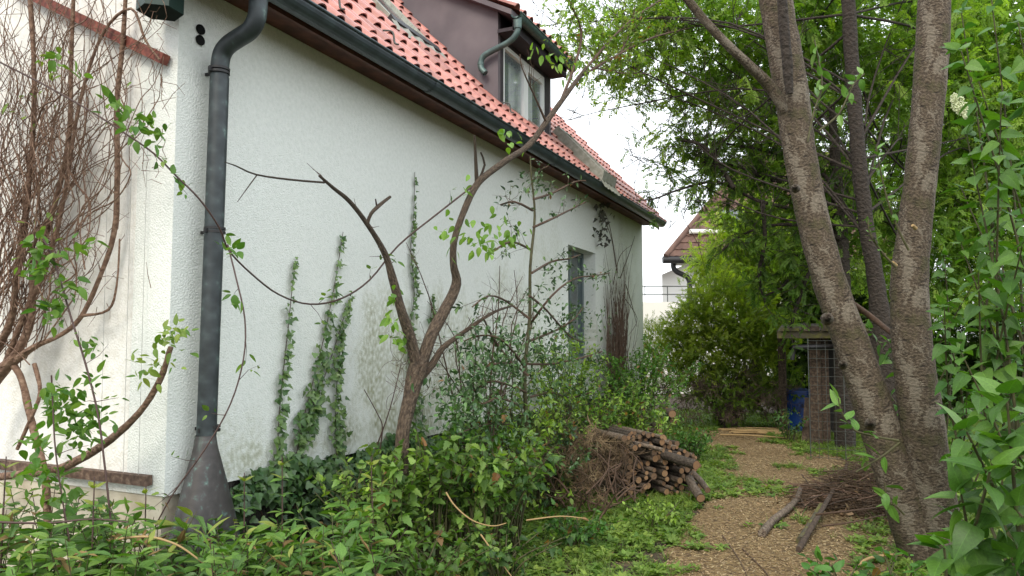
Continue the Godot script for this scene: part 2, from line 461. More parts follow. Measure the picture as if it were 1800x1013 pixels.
# ---------------------------------------------------------------- plant shapes
const OVT := [0.0, 0.14, 0.36, 0.62, 0.84, 1.0]
const OVW := [0.12, 0.66, 1.0, 0.84, 0.42, 0.0]
const HTT := [0.0, 0.05, 0.22, 0.48, 0.72, 0.9, 1.0]
const HTW := [0.45, 0.84, 1.0, 0.82, 0.46, 0.14, 0.0]
const IVT := [0.0, 0.08, 0.28, 0.36, 0.55, 0.75, 1.0]
const IVW := [0.5, 0.85, 1.0, 0.62, 0.58, 0.3, 0.0]
const LOT := [0.0, 0.45, 1.0]
const LOW := [0.15, 1.0, 0.0]
var S := {}   # shared leaf and sprig shapes

func shapes() -> void:
	var up := Transform3D.IDENTITY
	var m := MB.new(); m.leaf(up, OVT, OVW, 1.0, 0.55, 0.18, 0.25); S.ovate = m
	m = MB.new(); m.leaf(up, IVT, IVW, 1.0, 0.95, 0.08, 0.2); S.ivy = m
	m = MB.new(); m.leaf(up, [0.0, 0.1, 0.3, 0.4, 0.55, 0.66, 0.84, 1.0], [0.3, 0.8, 1.0, 0.66, 0.84, 0.5, 0.4, 0.0], 1.0, 0.78, 0.2, 0.35); S.lobed = m
	m = MB.new(); m.leaf(up, OVT, OVW, 1.0, 0.5, 0.3, 0.5); S.holly = m
	# a fine twig of many small leaves, one metre long
	m = MB.new()
	m.col = Color(0.35, 0.28, 0.22)
	m.tube(PackedVector3Array([Vector3.ZERO, Vector3(0, 0.5, 0), Vector3(0, 1, -0.08)]), PackedFloat32Array([0.012, 0.009, 0.004]), 3, null, 0.0, false)
	for i in 17:
		var t := 0.08 + 0.92 * i / 16.0
		var sd := -1.0 if i % 2 == 0 else 1.0
		m.col = Color.WHITE * rf(0.8, 1.15)
		var d := Vector3(sd * rf(0.7, 1.0), rf(0.3, 0.9), rf(-0.5, 0.25)) if i < 16 else Vector3(0, 1, -0.2)
		m.leaf(grow(Vector3(0, t, -0.08 * t * t), d, Vector3(rf(-0.5, 0.5), rf(-0.3, 0.3), 1), 1.0), LOT, LOW, rf(0.18, 0.27), rf(0.09, 0.125), 0.2, 0.3)
	S.fine = m
	# a fan of scale-leaved twiglets
	m = MB.new()
	for i in 15:
		var t := 0.05 + 0.95 * i / 14.0
		var sd := -1.0 if i % 2 == 0 else 1.0
		m.col = Color.WHITE * rf(0.75, 1.2)
		var d := Vector3(sd * rf(0.5, 0.9), rf(0.7, 1.0), rf(-0.3, 0.3)) if i < 14 else Vector3(0, 1, 0)
		var ln := rf(0.22, 0.34) * (1.1 - 0.5 * t)
		for j in 3:
			m.leaf(grow(Vector3(0, t, 0) + d.normalized() * ln * 0.3 * j, d + Vector3(rf(-0.6, 0.6), 0, rf(-0.6, 0.6)), Vector3(rf(-1, 1), 0, 1), 1.0), LOT, LOW, ln * 0.7, 0.045, 0.1, 0.1)
	S.scale_fan = m
	# low weeds
	m = MB.new()
	for i in 8:
		var a := TAU * i / 8.0 + rf(-0.3, 0.3)
		m.col = Color.WHITE * rf(0.75, 1.2)
		var d := Vector3(cos(a), rf(0.25, 1.1), sin(a))
		m.leaf(grow(Vector3(cos(a), 0, sin(a)) * 0.1 + Vector3(0, rf(0.0, 0.5), 0), d, Vector3.UP, 1.0), OVT, OVW, rf(0.5, 0.9), rf(0.32, 0.5), 0.15, 0.45)
	S.weed = m
	m = MB.new()
	for i in 9:
		var a := TAU * i / 9.0 + rf(-0.3, 0.3)
		m.col = Color.WHITE * rf(0.75, 1.2)
		m.leaf(grow(Vector3(cos(a), 0, sin(a)) * rf(0.02, 0.12), Vector3(cos(a) * rf(0.15, 0.6), 1, sin(a) * rf(0.15, 0.6)), Vector3(cos(a), -0.3, sin(a)) * -1.0, 1.0), LOT, [0.8, 0.7, 0.0], rf(0.6, 1.1), 0.055, 0.2, 0.5)
	S.grass = m
	# bare dry twigs
	m = MB.new()
	for i in 9:
		var a := rf(0, TAU)
		m.col = Color.WHITE * rf(0.7, 1.3)
		var o := Vector3(0, rf(0.0, 0.7), 0)
		var d := Vector3(cos(a), rf(0.2, 1.2), sin(a)).normalized() * rf(0.25, 0.5)
		m.tube(PackedVector3Array([o, o + d * 0.5 + rdir() * 0.05, o + d]), PackedFloat32Array([0.012, 0.009, 0.004]), 3, null, 0, false)
	m.tube(PackedVector3Array([Vector3.ZERO, Vector3(0.05, 0.5, 0), Vector3(0, 1, 0.05)]), PackedFloat32Array([0.016, 0.011, 0.004]), 3, null, 0, false)
	S.dry = m
	# a chip of wood
	m = MB.new()
	m.hexa([Vector3(-0.5, 0, 0.16), Vector3(0.5, 0, 0.1), Vector3(0.46, 0, -0.14), Vector3(-0.45, 0, -0.2), Vector3(-0.45, 0.09, 0.14), Vector3(0.42, 0.09, 0.08), Vector3(0.4, 0.09, -0.12), Vector3(-0.4, 0.09, -0.17)])
	S.chip = m

func limb(mb: MB, q: Array, sub := 4, sides := 8, nz: FastNoiseLite = null, amp := 0.0) -> PackedVector3Array:   # [x, y, X plane, half width in pixels]
	var p := []
	var r := []
	for e in q:
		var w := wx(e[0], e[1], e[2])
		p.append(w); r.append(e[3] * depth_of(w) / FOC)
	var s := spline(p, sub)
	mb.tube(s, radii(r, sub), sides, nz, amp)
	return s
func limb_d(mb: MB, q: Array, sub := 4, sides := 8, nz: FastNoiseLite = null, amp := 0.0) -> PackedVector3Array:   # [x, y, depth, half width in pixels]
	var p := []
	var r := []
	for e in q:
		p.append(at(e[0], e[1], e[2])); r.append(e[3] * e[2] / FOC)
	var s := spline(p, sub)
	mb.tube(s, radii(r, sub), sides, nz, amp)
	return s
func twigs_on(mb: MB, line: PackedVector3Array, from: float, count: int, ln: float, r: float) -> Array:   # side twigs; gives back their tips
	var tips := []
	for i in count:
		var k := int(lerpf(from, 1.0, rng.randf()) * (line.size() - 2))
		var t := (line[k + 1] - line[k]).normalized()
		var d := (rdir() * 1.0 + t * 0.6 + Vector3.UP * 0.3).normalized()
		var l := ln * rf(0.5, 1.3)
		var a := line[k]
		var b := a + d * l * 0.5 + rdir() * l * 0.07
		var c := b + (d + rdir() * 0.45).normalized() * l * 0.5
		mb.tube(PackedVector3Array([a, b, c]), PackedFloat32Array([r, r * 0.7, r * 0.35]), 4, null, 0, false)
		tips.append([b, c])
	return tips
func leaves_along(cp: Copies_of, a: Vector3, b: Vector3, count: int, size: float, ca: Color, cb: Color, out_ := 0.02, droop := 0.2) -> void:
	var t := (b - a).normalized()
	for i in count:
		var d := (rdir() + t * 0.4 - Vector3.UP * droop).normalized()
		var k := tint(ca, cb, 0.28)
		var luck := rng.randf()
		if luck < 0.025: k = tint(Color(0.22, 0.10, 0.035), Color(0.34, 0.2, 0.08))
		elif luck < 0.2: k = tint(ca * 0.55, ca * 0.8)
		cp.add(grow(a.lerp(b, rng.randf()) + d * out_, d, Vector3.UP + rdir() * 0.7, size * rf(0.4, 1.25)), k)
func crown(cp: Copies_of, clumps: Array, per_m3: float, tuft: float, per_tuft: int, size: Vector2, ca: Color, cb: Color, droop := 0.3) -> void:
	# clumps: [centre, radius, flatten, density factor]; each holds tufts, each tuft a few sprigs round a branch end
	for q in clumps:
		var c: Vector3 = q[0]
		var r: float = q[1]
		var fl: float = q[2] if q.size() > 2 else 0.8
		var dn: float = q[3] if q.size() > 3 else 1.0
		var nt := int(4.2 * r * r * r * fl * per_m3 * dn) + 1
		for i in nt:
			var d := rdir()
			var o := c + Vector3(d.x, d.y * fl, d.z) * r * pow(rng.randf(), 0.42) * rf(0.8, 1.15)
			var outw := (o - c).normalized()
			var k := ca.lerp(cb, rng.randf())
			for j in per_tuft:
				var e := rdir() * tuft * pow(rng.randf(), 0.5)
				e.y *= 0.55
				var g := (outw * 0.6 + rdir() * 0.9 - Vector3.UP * droop).normalized()
				cp.add(grow(o + e, g, Vector3.UP + rdir() * 0.5, rf(size.x, size.y)), tint(k, k, 0.16))
func clump(px: float, py: float, d: float, r: float, fl := 0.8, dn := 1.0) -> Array: return [at(px, py, d), r, fl, dn]
func on_ground(px: float, d: float) -> Vector3:
	var p := at(px, 595, d)
	return Vector3(p.x, 0.0, p.z)
func top_height(ytop: float, d: float) -> float: return 1.55 - (ytop - 595.0) / FOC * d

func bush(called: String, label: String, category: String, group: String, px: float, d: float, ytop: float, rad: float, stems: int, shape: String, material: String, lsize: float, nleaf: int, ca: Color, cb: Color, bark: Material) -> Node3D:
	var base := on_ground(px, d)
	var h := top_height(ytop, d)
	var o := thing(called, label, category, base, group)
	var mb := MB.new()
	var cp := Copies_of.new()
	for i in stems:
		var a := TAU * i / stems + rf(-0.5, 0.5)
		var rr := rad * sqrt(rng.randf())
		var hh := h * rf(0.78, 1.04) * (1.0 - 0.2 * rr / rad)
		var tip := base + Vector3(cos(a) * rr, hh, sin(a) * rr)
		var mid := base + Vector3(cos(a) * rr * 0.35, hh * 0.55, sin(a) * rr * 0.35) + rdir() * 0.05
		var ln := spline([base + Vector3(cos(a), -0.03, sin(a)) * 0.06, mid, tip], 4)
		mb.tube(ln, radii([0.009, 0.006, 0.002], 4), 4, null, 0, false)
		var side := twigs_on(mb, ln, 0.25, 4, h * 0.28, 0.003)
		var each := nleaf / stems
		leaves_along(cp, mid, tip, each / 2, lsize, ca, cb, 0.01, 0.1)
		for s in side: leaves_along(cp, s[0], s[1], each / 8 + 1, lsize, ca, cb, 0.01, 0.1)
	part(o, "stem", mb, bark)
	scatter(o, "foliage", S[shape].mesh(M[material]), cp)
	return o

# ---------------------------------------------------------------- the house
const PITCH := 1.0724   # rise of the roof per metre towards the ridge
func roof_y(X: float) -> float: return 3.775 + (0.28 - X) * PITCH

func wall_box(mb: MB, lo: Vector3, hi: Vector3) -> void:
	mb.box(lo, hi)
	mb.u2.resize(mb.v.size())
	for i in mb.v.size(): mb.u2[i] = Vector2(-mb.v[i].z / 10.4, 1.0 - mb.v[i].y / 3.75)

func tile_shape(W: float, L: float) -> MB:   # origin at the middle of the nose; y up the slope, z out of the roof, x along the eave
	var m := MB.new()
	var nx := 10
	var cols := []
	for e in 3:   # nose underside, nose top, tail top
		var row := []
		for i in nx + 1:
			var a := (float(i) / nx - 0.5) * (W + 0.014)
			var u := (a + W * 0.12) / (W * 0.29)
			var hump := sqrt(maxf(0.0, 1.0 - u * u)) if absf(u) < 1.0 else 0.0
			var z := (0.058 if e < 2 else 0.036) * hump + (0.007 if e < 2 else -0.003) - (0.009 if e == 0 else 0.0)
			if absf(u) >= 1.0: z += 0.006 * absf(sin(a * 60.0))
			row.append(Vector3(a, 0.0 if e < 2 else L, z))
		cols.append(row)
	for e in 2:
		for i in nx:
			var a: Vector3 = cols[e][i]
			var b: Vector3 = cols[e][i + 1]
			var c: Vector3 = cols[e + 1][i + 1]
			var d: Vector3 = cols[e + 1][i]
			m.quad(a, b, c, d)
	return m

func house() -> void:
	var h := thing("house", "white rendered house with red tiled roof, dormer and dark gutter", "house")
	# walls: eave wall with its window opening, then gables, back, floor; each has thickness
	var zl := -10.36
	var w0 := -6.42
	var w1 := -7.61
	var wb := 1.22
	var wt := 2.82
	var mb := MB.new()
	wall_box(mb, Vector3(-0.3, 0.68, w0), Vector3(0, 3.66, 0))
	wall_box(mb, Vector3(-0.3, 0.68, zl), Vector3(0, 3.66, w1))
	wall_box(mb, Vector3(-0.3, wt, w1), Vector3(0, 3.66, w0))
	wall_box(mb, Vector3(-0.3, 0.68, w1), Vector3(0, wb, w0))
	part(h, "eave_wall", mb, M.stucco)
	var xb := -8.2
	var ridge := (xb) / 2.0
	var ry := roof_y(ridge) - 0.16
	for z: Array in [[-0.3, -0.001], [zl + 0.001, zl + 0.3]]:
		mb = MB.new()
		var za: float = z[0]
		var zb: float = z[1]
		var e := roof_y(0) - 0.2
		mb.hexa([Vector3(-0.001, 0.68, zb), Vector3(-0.001, 0.68, za), Vector3(xb, 0.68, za), Vector3(xb, 0.68, zb), Vector3(-0.001, e, zb), Vector3(-0.001, e, za), Vector3(xb, e, za), Vector3(xb, e, zb)])
		mb.quad(Vector3(-0.001, e, zb), Vector3(ridge, ry, zb), Vector3(ridge, ry, zb), Vector3(xb, e, zb))
		mb.quad(Vector3(-0.001, e, za), Vector3(ridge, ry, za), Vector3(ridge, ry, za), Vector3(xb, e, za))
		part(h, "gable_wall", mb, M.gable)
	mb = MB.new()
	mb.box(Vector3(xb - 0.3, 0.0, zl), Vector3(xb, 3.66, 0))
	part(h, "back_wall", mb, M.gable)
	mb = MB.new()
	mb.box(Vector3(xb, -0.2, zl + 0.03), Vector3(-0.05, 0.679, -0.3))
	part(h, "plinth", mb, M.plinth)
	mb = MB.new()
	mb.box(Vector3(xb, -0.2, -0.299), Vector3(-0.03, 0.679, -0.012))
	part(h, "plinth", mb, M.cream)
	mb = MB.new()
	mb.box(Vector3(xb, 3.40, zl + 0.3), Vector3(-0.3, 3.55, -0.3))
	part(h, "ceiling", mb, M.room)
	# window in the eave wall
	var win := Node3D.new()
	win.name = "window"
	h.add_child(win, true)
	mb = MB.new()
	for f in [[w0, w0 - 0.07, wb, wt], [w1 + 0.07, w1, wb, wt], [w0 - 0.07, w1 + 0.07, wt - 0.07, wt], [w0 - 0.07, w1 + 0.07, wb, wb + 0.07], [-6.98, -7.05, wb + 0.07, wt - 0.07]]:
		mb.box(Vector3(-0.26, f[2], f[1]), Vector3(-0.19, f[3], f[0]))
	part(win, "frame", mb, M.grey_frame)
	for z: Array in [[-6.49, -6.98], [-7.05, -7.54]]:
		mb = MB.new()
		mb.quad(Vector3(-0.225, wb + 0.07, z[0]), Vector3(-0.225, wb + 0.07, z[1]), Vector3(-0.225, wt - 0.07, z[1]), Vector3(-0.225, wt - 0.07, z[0]))
		part(win, "pane", mb, M.glass)
	mb = MB.new()
	mb.box(Vector3(-0.19, wb - 0.02, w1 + 0.004), Vector3(0.05, wb + 0.012, w0 - 0.004))
	part(win, "sill", mb, M.lead)
	# eave: soffit and gutter
	mb = MB.new()
	mb.box(Vector3(0.002, 3.63, -10.42), Vector3(0.30, 3.66, 0.32))
	mb.box(Vector3(0.27, 3.56, -10.42), Vector3(0.302, 3.72, 0.32))
	part(h, "soffit", mb, M.eave_wood)
	mb = MB.new()
	var q := PackedVector2Array()
	for i in 13:
		var a := PI + PI * i / 12.0
		q.append(Vector2(0.39 + 0.078 * cos(a), 3.628 + 0.078 * sin(a)))
	mb.profile(q, 0.32, -10.25)
	q = PackedVector2Array()
	for i in 13:
		var a := PI + PI * i / 12.0
		q.append(Vector2(0.39 + 0.073 * cos(a), 3.628 + 0.073 * sin(a)))
	mb.profile(q, 0.32, -10.25)
	mb.tube(PackedVector3Array([Vector3(0.472, 3.63, 0.32), Vector3(0.472, 3.63, -10.25)]), PackedFloat32Array([0.011, 0.011]), 8)
	for z in [0.32, -10.25]:
		for i in 12:
			var a := PI + PI * i / 12.0
			var b := PI + PI * (i + 1) / 12.0
			mb.quad(Vector3(0.39, 3.628, z), Vector3(0.39 + 0.078 * cos(a), 3.628 + 0.078 * sin(a), z), Vector3(0.39 + 0.078 * cos(b), 3.628 + 0.078 * sin(b), z), Vector3(0.39, 3.628, z))
	var gt := part(h, "gutter", mb, M.gutter)
	for z in [-2.1, -4.9, -7.4]:   # overlapping joints of the gutter lengths
		mb = MB.new()
		q = PackedVector2Array()
		for i in 13:
			var a := PI + PI * i / 12.0
			q.append(Vector2(0.39 + 0.083 * cos(a), 3.628 + 0.083 * sin(a)))
		mb.profile(q, z, z - 0.07)
		part(gt, "joint", mb, M.gutter)
	# downpipe with bends, brackets and the flared shoe
	mb = MB.new()
	var pp := spline([Vector3(0.39, 3.53, -0.21), Vector3(0.39, 3.45, -0.21), Vector3(0.375, 3.385, -0.21), Vector3(0.33, 3.335, -0.21), Vector3(0.245, 3.305, -0.21), Vector3(0.165, 3.275, -0.21), Vector3(0.12, 3.23, -0.21), Vector3(0.105, 3.16, -0.21), Vector3(0.105, 3.08, -0.21)], 5)
	var rr := PackedFloat32Array()
	rr.resize(pp.size()); rr.fill(0.053)
	mb.tube(pp, rr, 20)
	mb.tube(PackedVector3Array([Vector3(0.39, 3.585, -0.21), Vector3(0.39, 3.51, -0.21)]), PackedFloat32Array([0.068, 0.06]), 20)
	mb.tube(PackedVector3Array([Vector3(0.105, 3.09, -0.21), Vector3(0.105, 2.16, -0.2), Vector3(0.105, 1.0, -0.185)]), PackedFloat32Array([0.055, 0.055, 0.055]), 20)
	var dp := part(h, "downpipe", mb, M.pipe)
	for y: float in [3.12, 2.17, 1.03]:
		mb = MB.new()
		for k in 2:
			mb.tube(PackedVector3Array([Vector3(0.105, y - 0.011 + 0.022 * k, -0.205), Vector3(0.105, y + 0.003 + 0.022 * k, -0.205)]), PackedFloat32Array([0.061, 0.061]), 20)
		mb.box(Vector3(0.0, y - 0.008, -0.213), Vector3(0.06, y + 0.008, -0.197))
		mb.box(Vector3(0.098, y - 0.012, -0.155), Vector3(0.112, y + 0.012, -0.128))
		part(dp, "bracket", mb, M.black_metal)
	mb = MB.new()
	var rings := [[1.0, 0.056, 0.056, 2.0, 0.105], [0.93, 0.066, 0.06, 2.3, 0.107], [0.72, 0.13, 0.07, 3.6, 0.112], [0.45, 0.21, 0.08, 4.6, 0.118], [0.3, 0.235, 0.085, 4.6, 0.12], [-0.1, 0.235, 0.085, 4.6, 0.12]]
	var k0 := 0
	for e in rings.size():
		var g: Array = rings[e]
		for s in 25:
			var a := TAU * s / 24.0
			var cx := signf(cos(a)) * pow(absf(cos(a)), 2.0 / g[3])
			var cz := signf(sin(a)) * pow(absf(sin(a)), 2.0 / g[3])
			mb.vert(Vector3(g[4] + cx * g[2], g[0], -0.18 + cz * g[1]), Vector3(cos(a), 0.3, sin(a)).normalized())
			if e > 0 and s > 0:
				var b := k0 + e * 25 + s
				mb.tri(b - 26, b - 1, b - 25); mb.tri(b - 25, b - 1, b)
	part(h, "pipe_shoe", mb, M.shoe)
	# two round vent holes
	for y: float in [3.375, 3.31]:
		mb = MB.new()
		for s in 14:
			var a := TAU * s / 14.0
			var b := TAU * (s + 1) / 14.0
			var z := wx(351, 40, 0.0).z
			var pa := Vector3(0.004, y + 0.03 * cos(a), z + 0.032 * sin(a))
			var pb := Vector3(0.004, y + 0.03 * cos(b), z + 0.032 * sin(b))
			mb.quad(pa, pb, pb + Vector3(0.008, 0, 0), pa + Vector3(0.008, 0, 0))
			mb.quad(Vector3(0.003, y, z), pb, pa, Vector3(0.003, y, z))
		part(h, "vent", mb, M.black)
	# boards on the gable
	mb = MB.new()
	mb.bar(Vector3(-0.09, 0.765, 0.03), Vector3(-3.2, 0.765, 0.03), 0.05, 0.055)
	part(h, "ledge_board", mb, M.board)
	mb = MB.new()
	var ba := wz(20, -25, 0.04)
	var bb := wz(290, 105, 0.04)
	mb.bar(ba, bb, 0.05, 0.06)
	part(h, "slanting_beam", mb, M.beam)
	for x in [216.0, 243.0, 175.0]:
		mb = MB.new()
		mb.tube(PackedVector3Array([wz(x + 16, 250, 0.02), wz(x, 838, 0.035)]), PackedFloat32Array([0.0016, 0.0016]), 4)
		part(h, "trellis_wire", mb, M.thin_wire)
	# verge boards at both gables
	for z: Array in [[0.30, 0.335], [-10.45, -10.415]]:
		for sd in 2:
			mb = MB.new()
			var a := Vector2(0.30, roof_y(0.30) - 0.03) if sd == 0 else Vector2(xb - 0.6, roof_y(0.30) - 0.03)
			var b := Vector2(ridge, roof_y(ridge) - 0.03)
			var lo: float = z[0]
			var hi: float = z[1]
			var dn := Vector2(0, -0.2)
			mb.hexa([Vector3(a.x, a.y - 0.2, hi), Vector3(a.x, a.y - 0.2, lo), Vector3(b.x, b.y - 0.2, lo), Vector3(b.x, b.y - 0.2, hi), Vector3(a.x, a.y, hi), Vector3(a.x, a.y, lo), Vector3(b.x, b.y, lo), Vector3(b.x, b.y, hi)])
			part(h, "verge_board", mb, M.eave_wood)
	roof(h, xb, ridge)
	dormer(h)
	skylights(h)

func roof(h: Node3D, xb: float, ridge: float) -> void:
	var mb := MB.new()
	var th := -0.035
	# the deck under the tiles, both slopes, closed towards the rooms (left out where the dormer stands)
	for s: Array in [[0.34, 0.335, -10.45]]:
		var a := Vector3(s[0], roof_y(s[0]) + th, s[1])
		var b := Vector3(s[0], roof_y(s[0]) + th, s[2])
		var c := Vector3(ridge, roof_y(ridge) + th, s[2])
		var d := Vector3(ridge, roof_y(ridge) + th, s[1])
		var dn := Vector3(0, -0.06, 0)
		mb.hexa([a + dn, b + dn, c + dn, d + dn, a, b, c, d])
		var e := Vector3(xb - 0.6, roof_y(0.34) + th, s[1])
		var f := Vector3(xb - 0.6, roof_y(0.34) + th, s[2])
		mb.hexa([d + dn, c + dn, f + dn, e + dn, d, c, f, e])
	var rf_ := part(h, "roof", mb, M.dark_wood)
	var W := 0.19
	var L := 0.337
	var up := Vector3(-1, PITCH, 0).normalized()
	var out_ := Vector3(PITCH, 1, 0).normalized()
	var shape := tile_shape(W, L + 0.05)
	var short := tile_shape(W, L * 0.62 + 0.05)
	var meshes := []
	var shorts := []
	for k in 4:
		meshes.append(shape.mesh(M.tile[k]))
		shorts.append(short.mesh(M.tile[k]))
	var all := []
	var rows := int((0.265 - ridge) / 0.23) + 1
	for r in range(-1, rows):
		var X := 0.265 - 0.23 * r if r >= 0 else 0.405
		for c in 57:
			var z := 0.30 - W * (c + 0.5)
			if z < -10.44: continue
			if X < 0.1 and X > -2.2 and z < -4.30 and z > -5.95 and roof_y(X) < 5.4: if X < -0.06: continue
			# the openings of the two roof windows
			if X < -0.36 and X > -1.2 and z < -2.62 and z > -3.38: continue
			var p := Vector3(X, roof_y(X), z) + out_ * rf(-0.003, 0.004)
			var b := Basis(Vector3(0, 0, -1), up, out_).rotated(out_, rf(-0.012, 0.012))
			var s := seen(p)
			var shows := s.x > -20 and s.x < 1820 and s.y > -20
			all.append([0 if shows else 1, depth_of(p), Transform3D(b, p), rng.randi() % 4, r < 0])
	all.sort_custom(func(x, y): return x[0] < y[0] or (x[0] == y[0] and x[1] < y[1]))
	var rest := MB.new()
	for i in all.size():
		var e: Array = all[i]
		if i < 290: put(rf_, "tile", shorts[e[3]] if e[4] else meshes[e[3]], e[2])
		else:
			var src: MB = short if e[4] else shape
			var t: Transform3D = e[2]
			var k0 := rest.v.size()
			rest.v.append_array(t * src.v)
			for nn in src.n: rest.n.append(t.basis * nn)
			rest.u.append_array(src.u); rest.c.append_array(src.c)
			for j in src.ix: rest.ix.append(j + k0)
	var o := part(rf_, "roof_tiling", rest, M.tile[1])
	o.set_meta("kind", "stuff")
	# ridge cap
	mb = MB.new()
	mb.tube(PackedVector3Array([Vector3(ridge, roof_y(ridge) - 0.03, 0.33), Vector3(ridge, roof_y(ridge) - 0.03, -10.44)]), PackedFloat32Array([0.11, 0.11]), 12)
	part(rf_, "ridge", mb, M.tile[0])

func dormer(h: Node3D) -> void:
	var z0 := -4.33
	var z1 := -5.93
	var fx := -0.05
	var droof := func(X: float) -> float: return 5.20 - (X - 0.08) * 0.53
	var back := -2.1
	var mb := MB.new()
	# cheeks (from the main roof up to the dormer roof) and front surround
	for z: Array in [[z0 - 0.06, z0], [z1, z1 + 0.06]]:
		mb = MB.new()
		var lo: float = z[0]
		var hi: float = z[1]
		mb.hexa([Vector3(fx, roof_y(fx) - 0.1, hi), Vector3(fx, roof_y(fx) - 0.1, lo), Vector3(back, roof_y(back) - 0.1, lo), Vector3(back, roof_y(back) - 0.1, hi), Vector3(fx, droof.call(fx) - 0.06, hi), Vector3(fx, droof.call(fx) - 0.06, lo), Vector3(back, droof.call(back) - 0.06, lo), Vector3(back, droof.call(back) - 0.06, hi)])
		part(h, "dormer_cheek", mb, M.dormer)
	mb = MB.new()
	var wl := -4.47
	var wr := -5.72
	var wb := 4.13
	var wt := 4.91
	mb.box(Vector3(fx - 0.06, 3.95, wl), Vector3(fx + 0.002, wt, z0 - 0.061))
	mb.box(Vector3(fx - 0.06, 3.95, z1 + 0.061), Vector3(fx + 0.002, wt, wr))
	mb.box(Vector3(fx - 0.06, wt, z1 + 0.061), Vector3(fx + 0.002, 5.2, z0 - 0.061))
	mb.box(Vector3(fx - 0.06, 3.95, wr), Vector3(fx + 0.002, wb, wl))
	part(h, "dormer_front", mb, M.dark_wood)
	# boxed eave over the window
	mb = MB.new()
	mb.box(Vector3(fx + 0.002, 4.96, z1 - 0.02), Vector3(0.16, 5.0, z0 + 0.02))
	mb.box(Vector3(0.14, 4.945, z1 - 0.02), Vector3(0.165, 5.11, z0 + 0.02))
	part(h, "dormer_soffit", mb, M.dark_wood)
	# window: two sashes
	var win := Node3D.new()
	win.name = "dormer_window"
	h.add_child(win, true)
	var mid := -5.10
	mb = MB.new()
	for f in [[wl, wl - 0.045, wb, wt], [wr + 0.045, wr, wb, wt], [wl - 0.045, wr + 0.045, wt - 0.05, wt], [wl - 0.045, wr + 0.045, wb, wb + 0.05], [mid + 0.03, mid - 0.05, wb + 0.05, wt - 0.05], [mid - 0.05, mid - 0.09, wb + 0.05, wt - 0.05], [mid - 0.09, wr + 0.045, wt - 0.10, wt - 0.05]]:
		mb.box(Vector3(fx - 0.05, f[2], f[1]), Vector3(fx - 0.005, f[3], f[0]))
	part(win, "frame", mb, M.white_frame)
	for z: Array in [[wl - 0.045, mid + 0.03], [mid - 0.09, wr + 0.045]]:
		mb = MB.new()
		mb.quad(Vector3(fx - 0.03, wb + 0.05, z[0]), Vector3(fx - 0.03, wb + 0.05, z[1]), Vector3(fx - 0.03, wt - 0.05, z[1]), Vector3(fx - 0.03, wt - 0.05, z[0]))
		mb.quad(Vector3(fx - 0.045, wb + 0.05, z[0]), Vector3(fx - 0.045, wb + 0.05, z[1]), Vector3(fx - 0.045, wt - 0.05, z[1]), Vector3(fx - 0.045, wt - 0.05, z[0]))
		part(win, "pane", mb, M.glass)
	# pale folded sheet added behind the panes, standing for sky mirrored in the glass
	mb = MB.new()
	var prev := Vector3.ZERO
	for i in 40:
		var z := lerpf(-4.95, -5.70, i / 39.0)
		var p := Vector3(fx - 0.16 + 0.018 * sin(i * 1.1), wb, z)
		if i > 0: mb.quad(prev, p, p + Vector3(0, 0.74, 0), prev + Vector3(0, 0.74, 0))
		prev = p
	part(win, "pale_sheet", mb, M.pale_sheet)
	mb = MB.new()
	mb.box(Vector3(-1.6, 3.6, z1 + 0.07), Vector3(-1.5, 5.6, z0 - 0.07))
	part(h, "dormer_room_wall", mb, M.room)
	# roof of the dormer: deck and tiles
	mb = MB.new()
	var ya: float = droof.call(0.17)
	var yb: float = droof.call(back)
	mb.hexa([Vector3(0.17, ya - 0.06, z0 + 0.12), Vector3(0.17, ya - 0.06, z1 - 0.12), Vector3(back, yb - 0.06, z1 - 0.12), Vector3(back, yb - 0.06, z0 + 0.12), Vector3(0.17, ya, z0 + 0.12), Vector3(0.17, ya, z1 - 0.12), Vector3(back, yb, z1 - 0.12), Vector3(back, yb, z0 + 0.12)])
	var dr := part(h, "dormer_roof", mb, M.dormer)
	var shape := tile_shape(0.19, 0.387)
	var up := Vector3(-1, 0.53, 0).normalized()
	var out_ := Vector3(0.53, 1, 0).normalized()
	for r in 4:
		var X := 0.215 - 0.295 * r
		for c in 10:
			var z := z0 + 0.05 - 0.19 * c
			put(dr, "tile", shape.mesh(M.tile[(r + c) % 4]), Transform3D(Basis(Vector3(0, 0, -1), up, out_), Vector3(X, droof.call(X) + 0.035, z)))
	# its gutter and the short bent pipe that empties on the roof
	mb = MB.new()
	for rad in [0.062, 0.057]:
		var q := PackedVector2Array()
		for i in 11:
			var a := PI + PI * i / 10.0
			q.append(Vector2(0.225 + rad * cos(a), 5.095 + rad * sin(a)))
		mb.profile(q, z0 + 0.13, z1 - 0.1)
	mb.tube(PackedVector3Array([Vector3(0.288, 5.097, z0 + 0.13), Vector3(0.288, 5.097, z1 - 0.1)]), PackedFloat32Array([0.009, 0.009]), 6)
	part(h, "dormer_gutter", mb, M.green_metal)
	mb = MB.new()
	var zp := z0 + 0.075
	var pp := spline([Vector3(0.225, 5.05, zp), Vector3(0.225, 4.93, zp), Vector3(0.19, 4.86, zp), Vector3(0.10, 4.80, zp), Vector3(-0.12, 4.73, zp), Vector3(-0.20, 4.69, zp), Vector3(-0.23, 4.63, zp), Vector3(-0.23, 4.58, zp)], 5)
	var rr := PackedFloat32Array()
	rr.resize(pp.size()); rr.fill(0.033)
	mb.tube(pp, rr, 14)
	mb.tube(PackedVector3Array([Vector3(0.225, 5.06, zp), Vector3(0.225, 4.94, zp)]), PackedFloat32Array([0.05, 0.043]), 14)
	mb.tube(PackedVector3Array([Vector3(-0.23, 4.60, zp), Vector3(-0.23, 4.63, zp)]), PackedFloat32Array([0.037, 0.037]), 14)
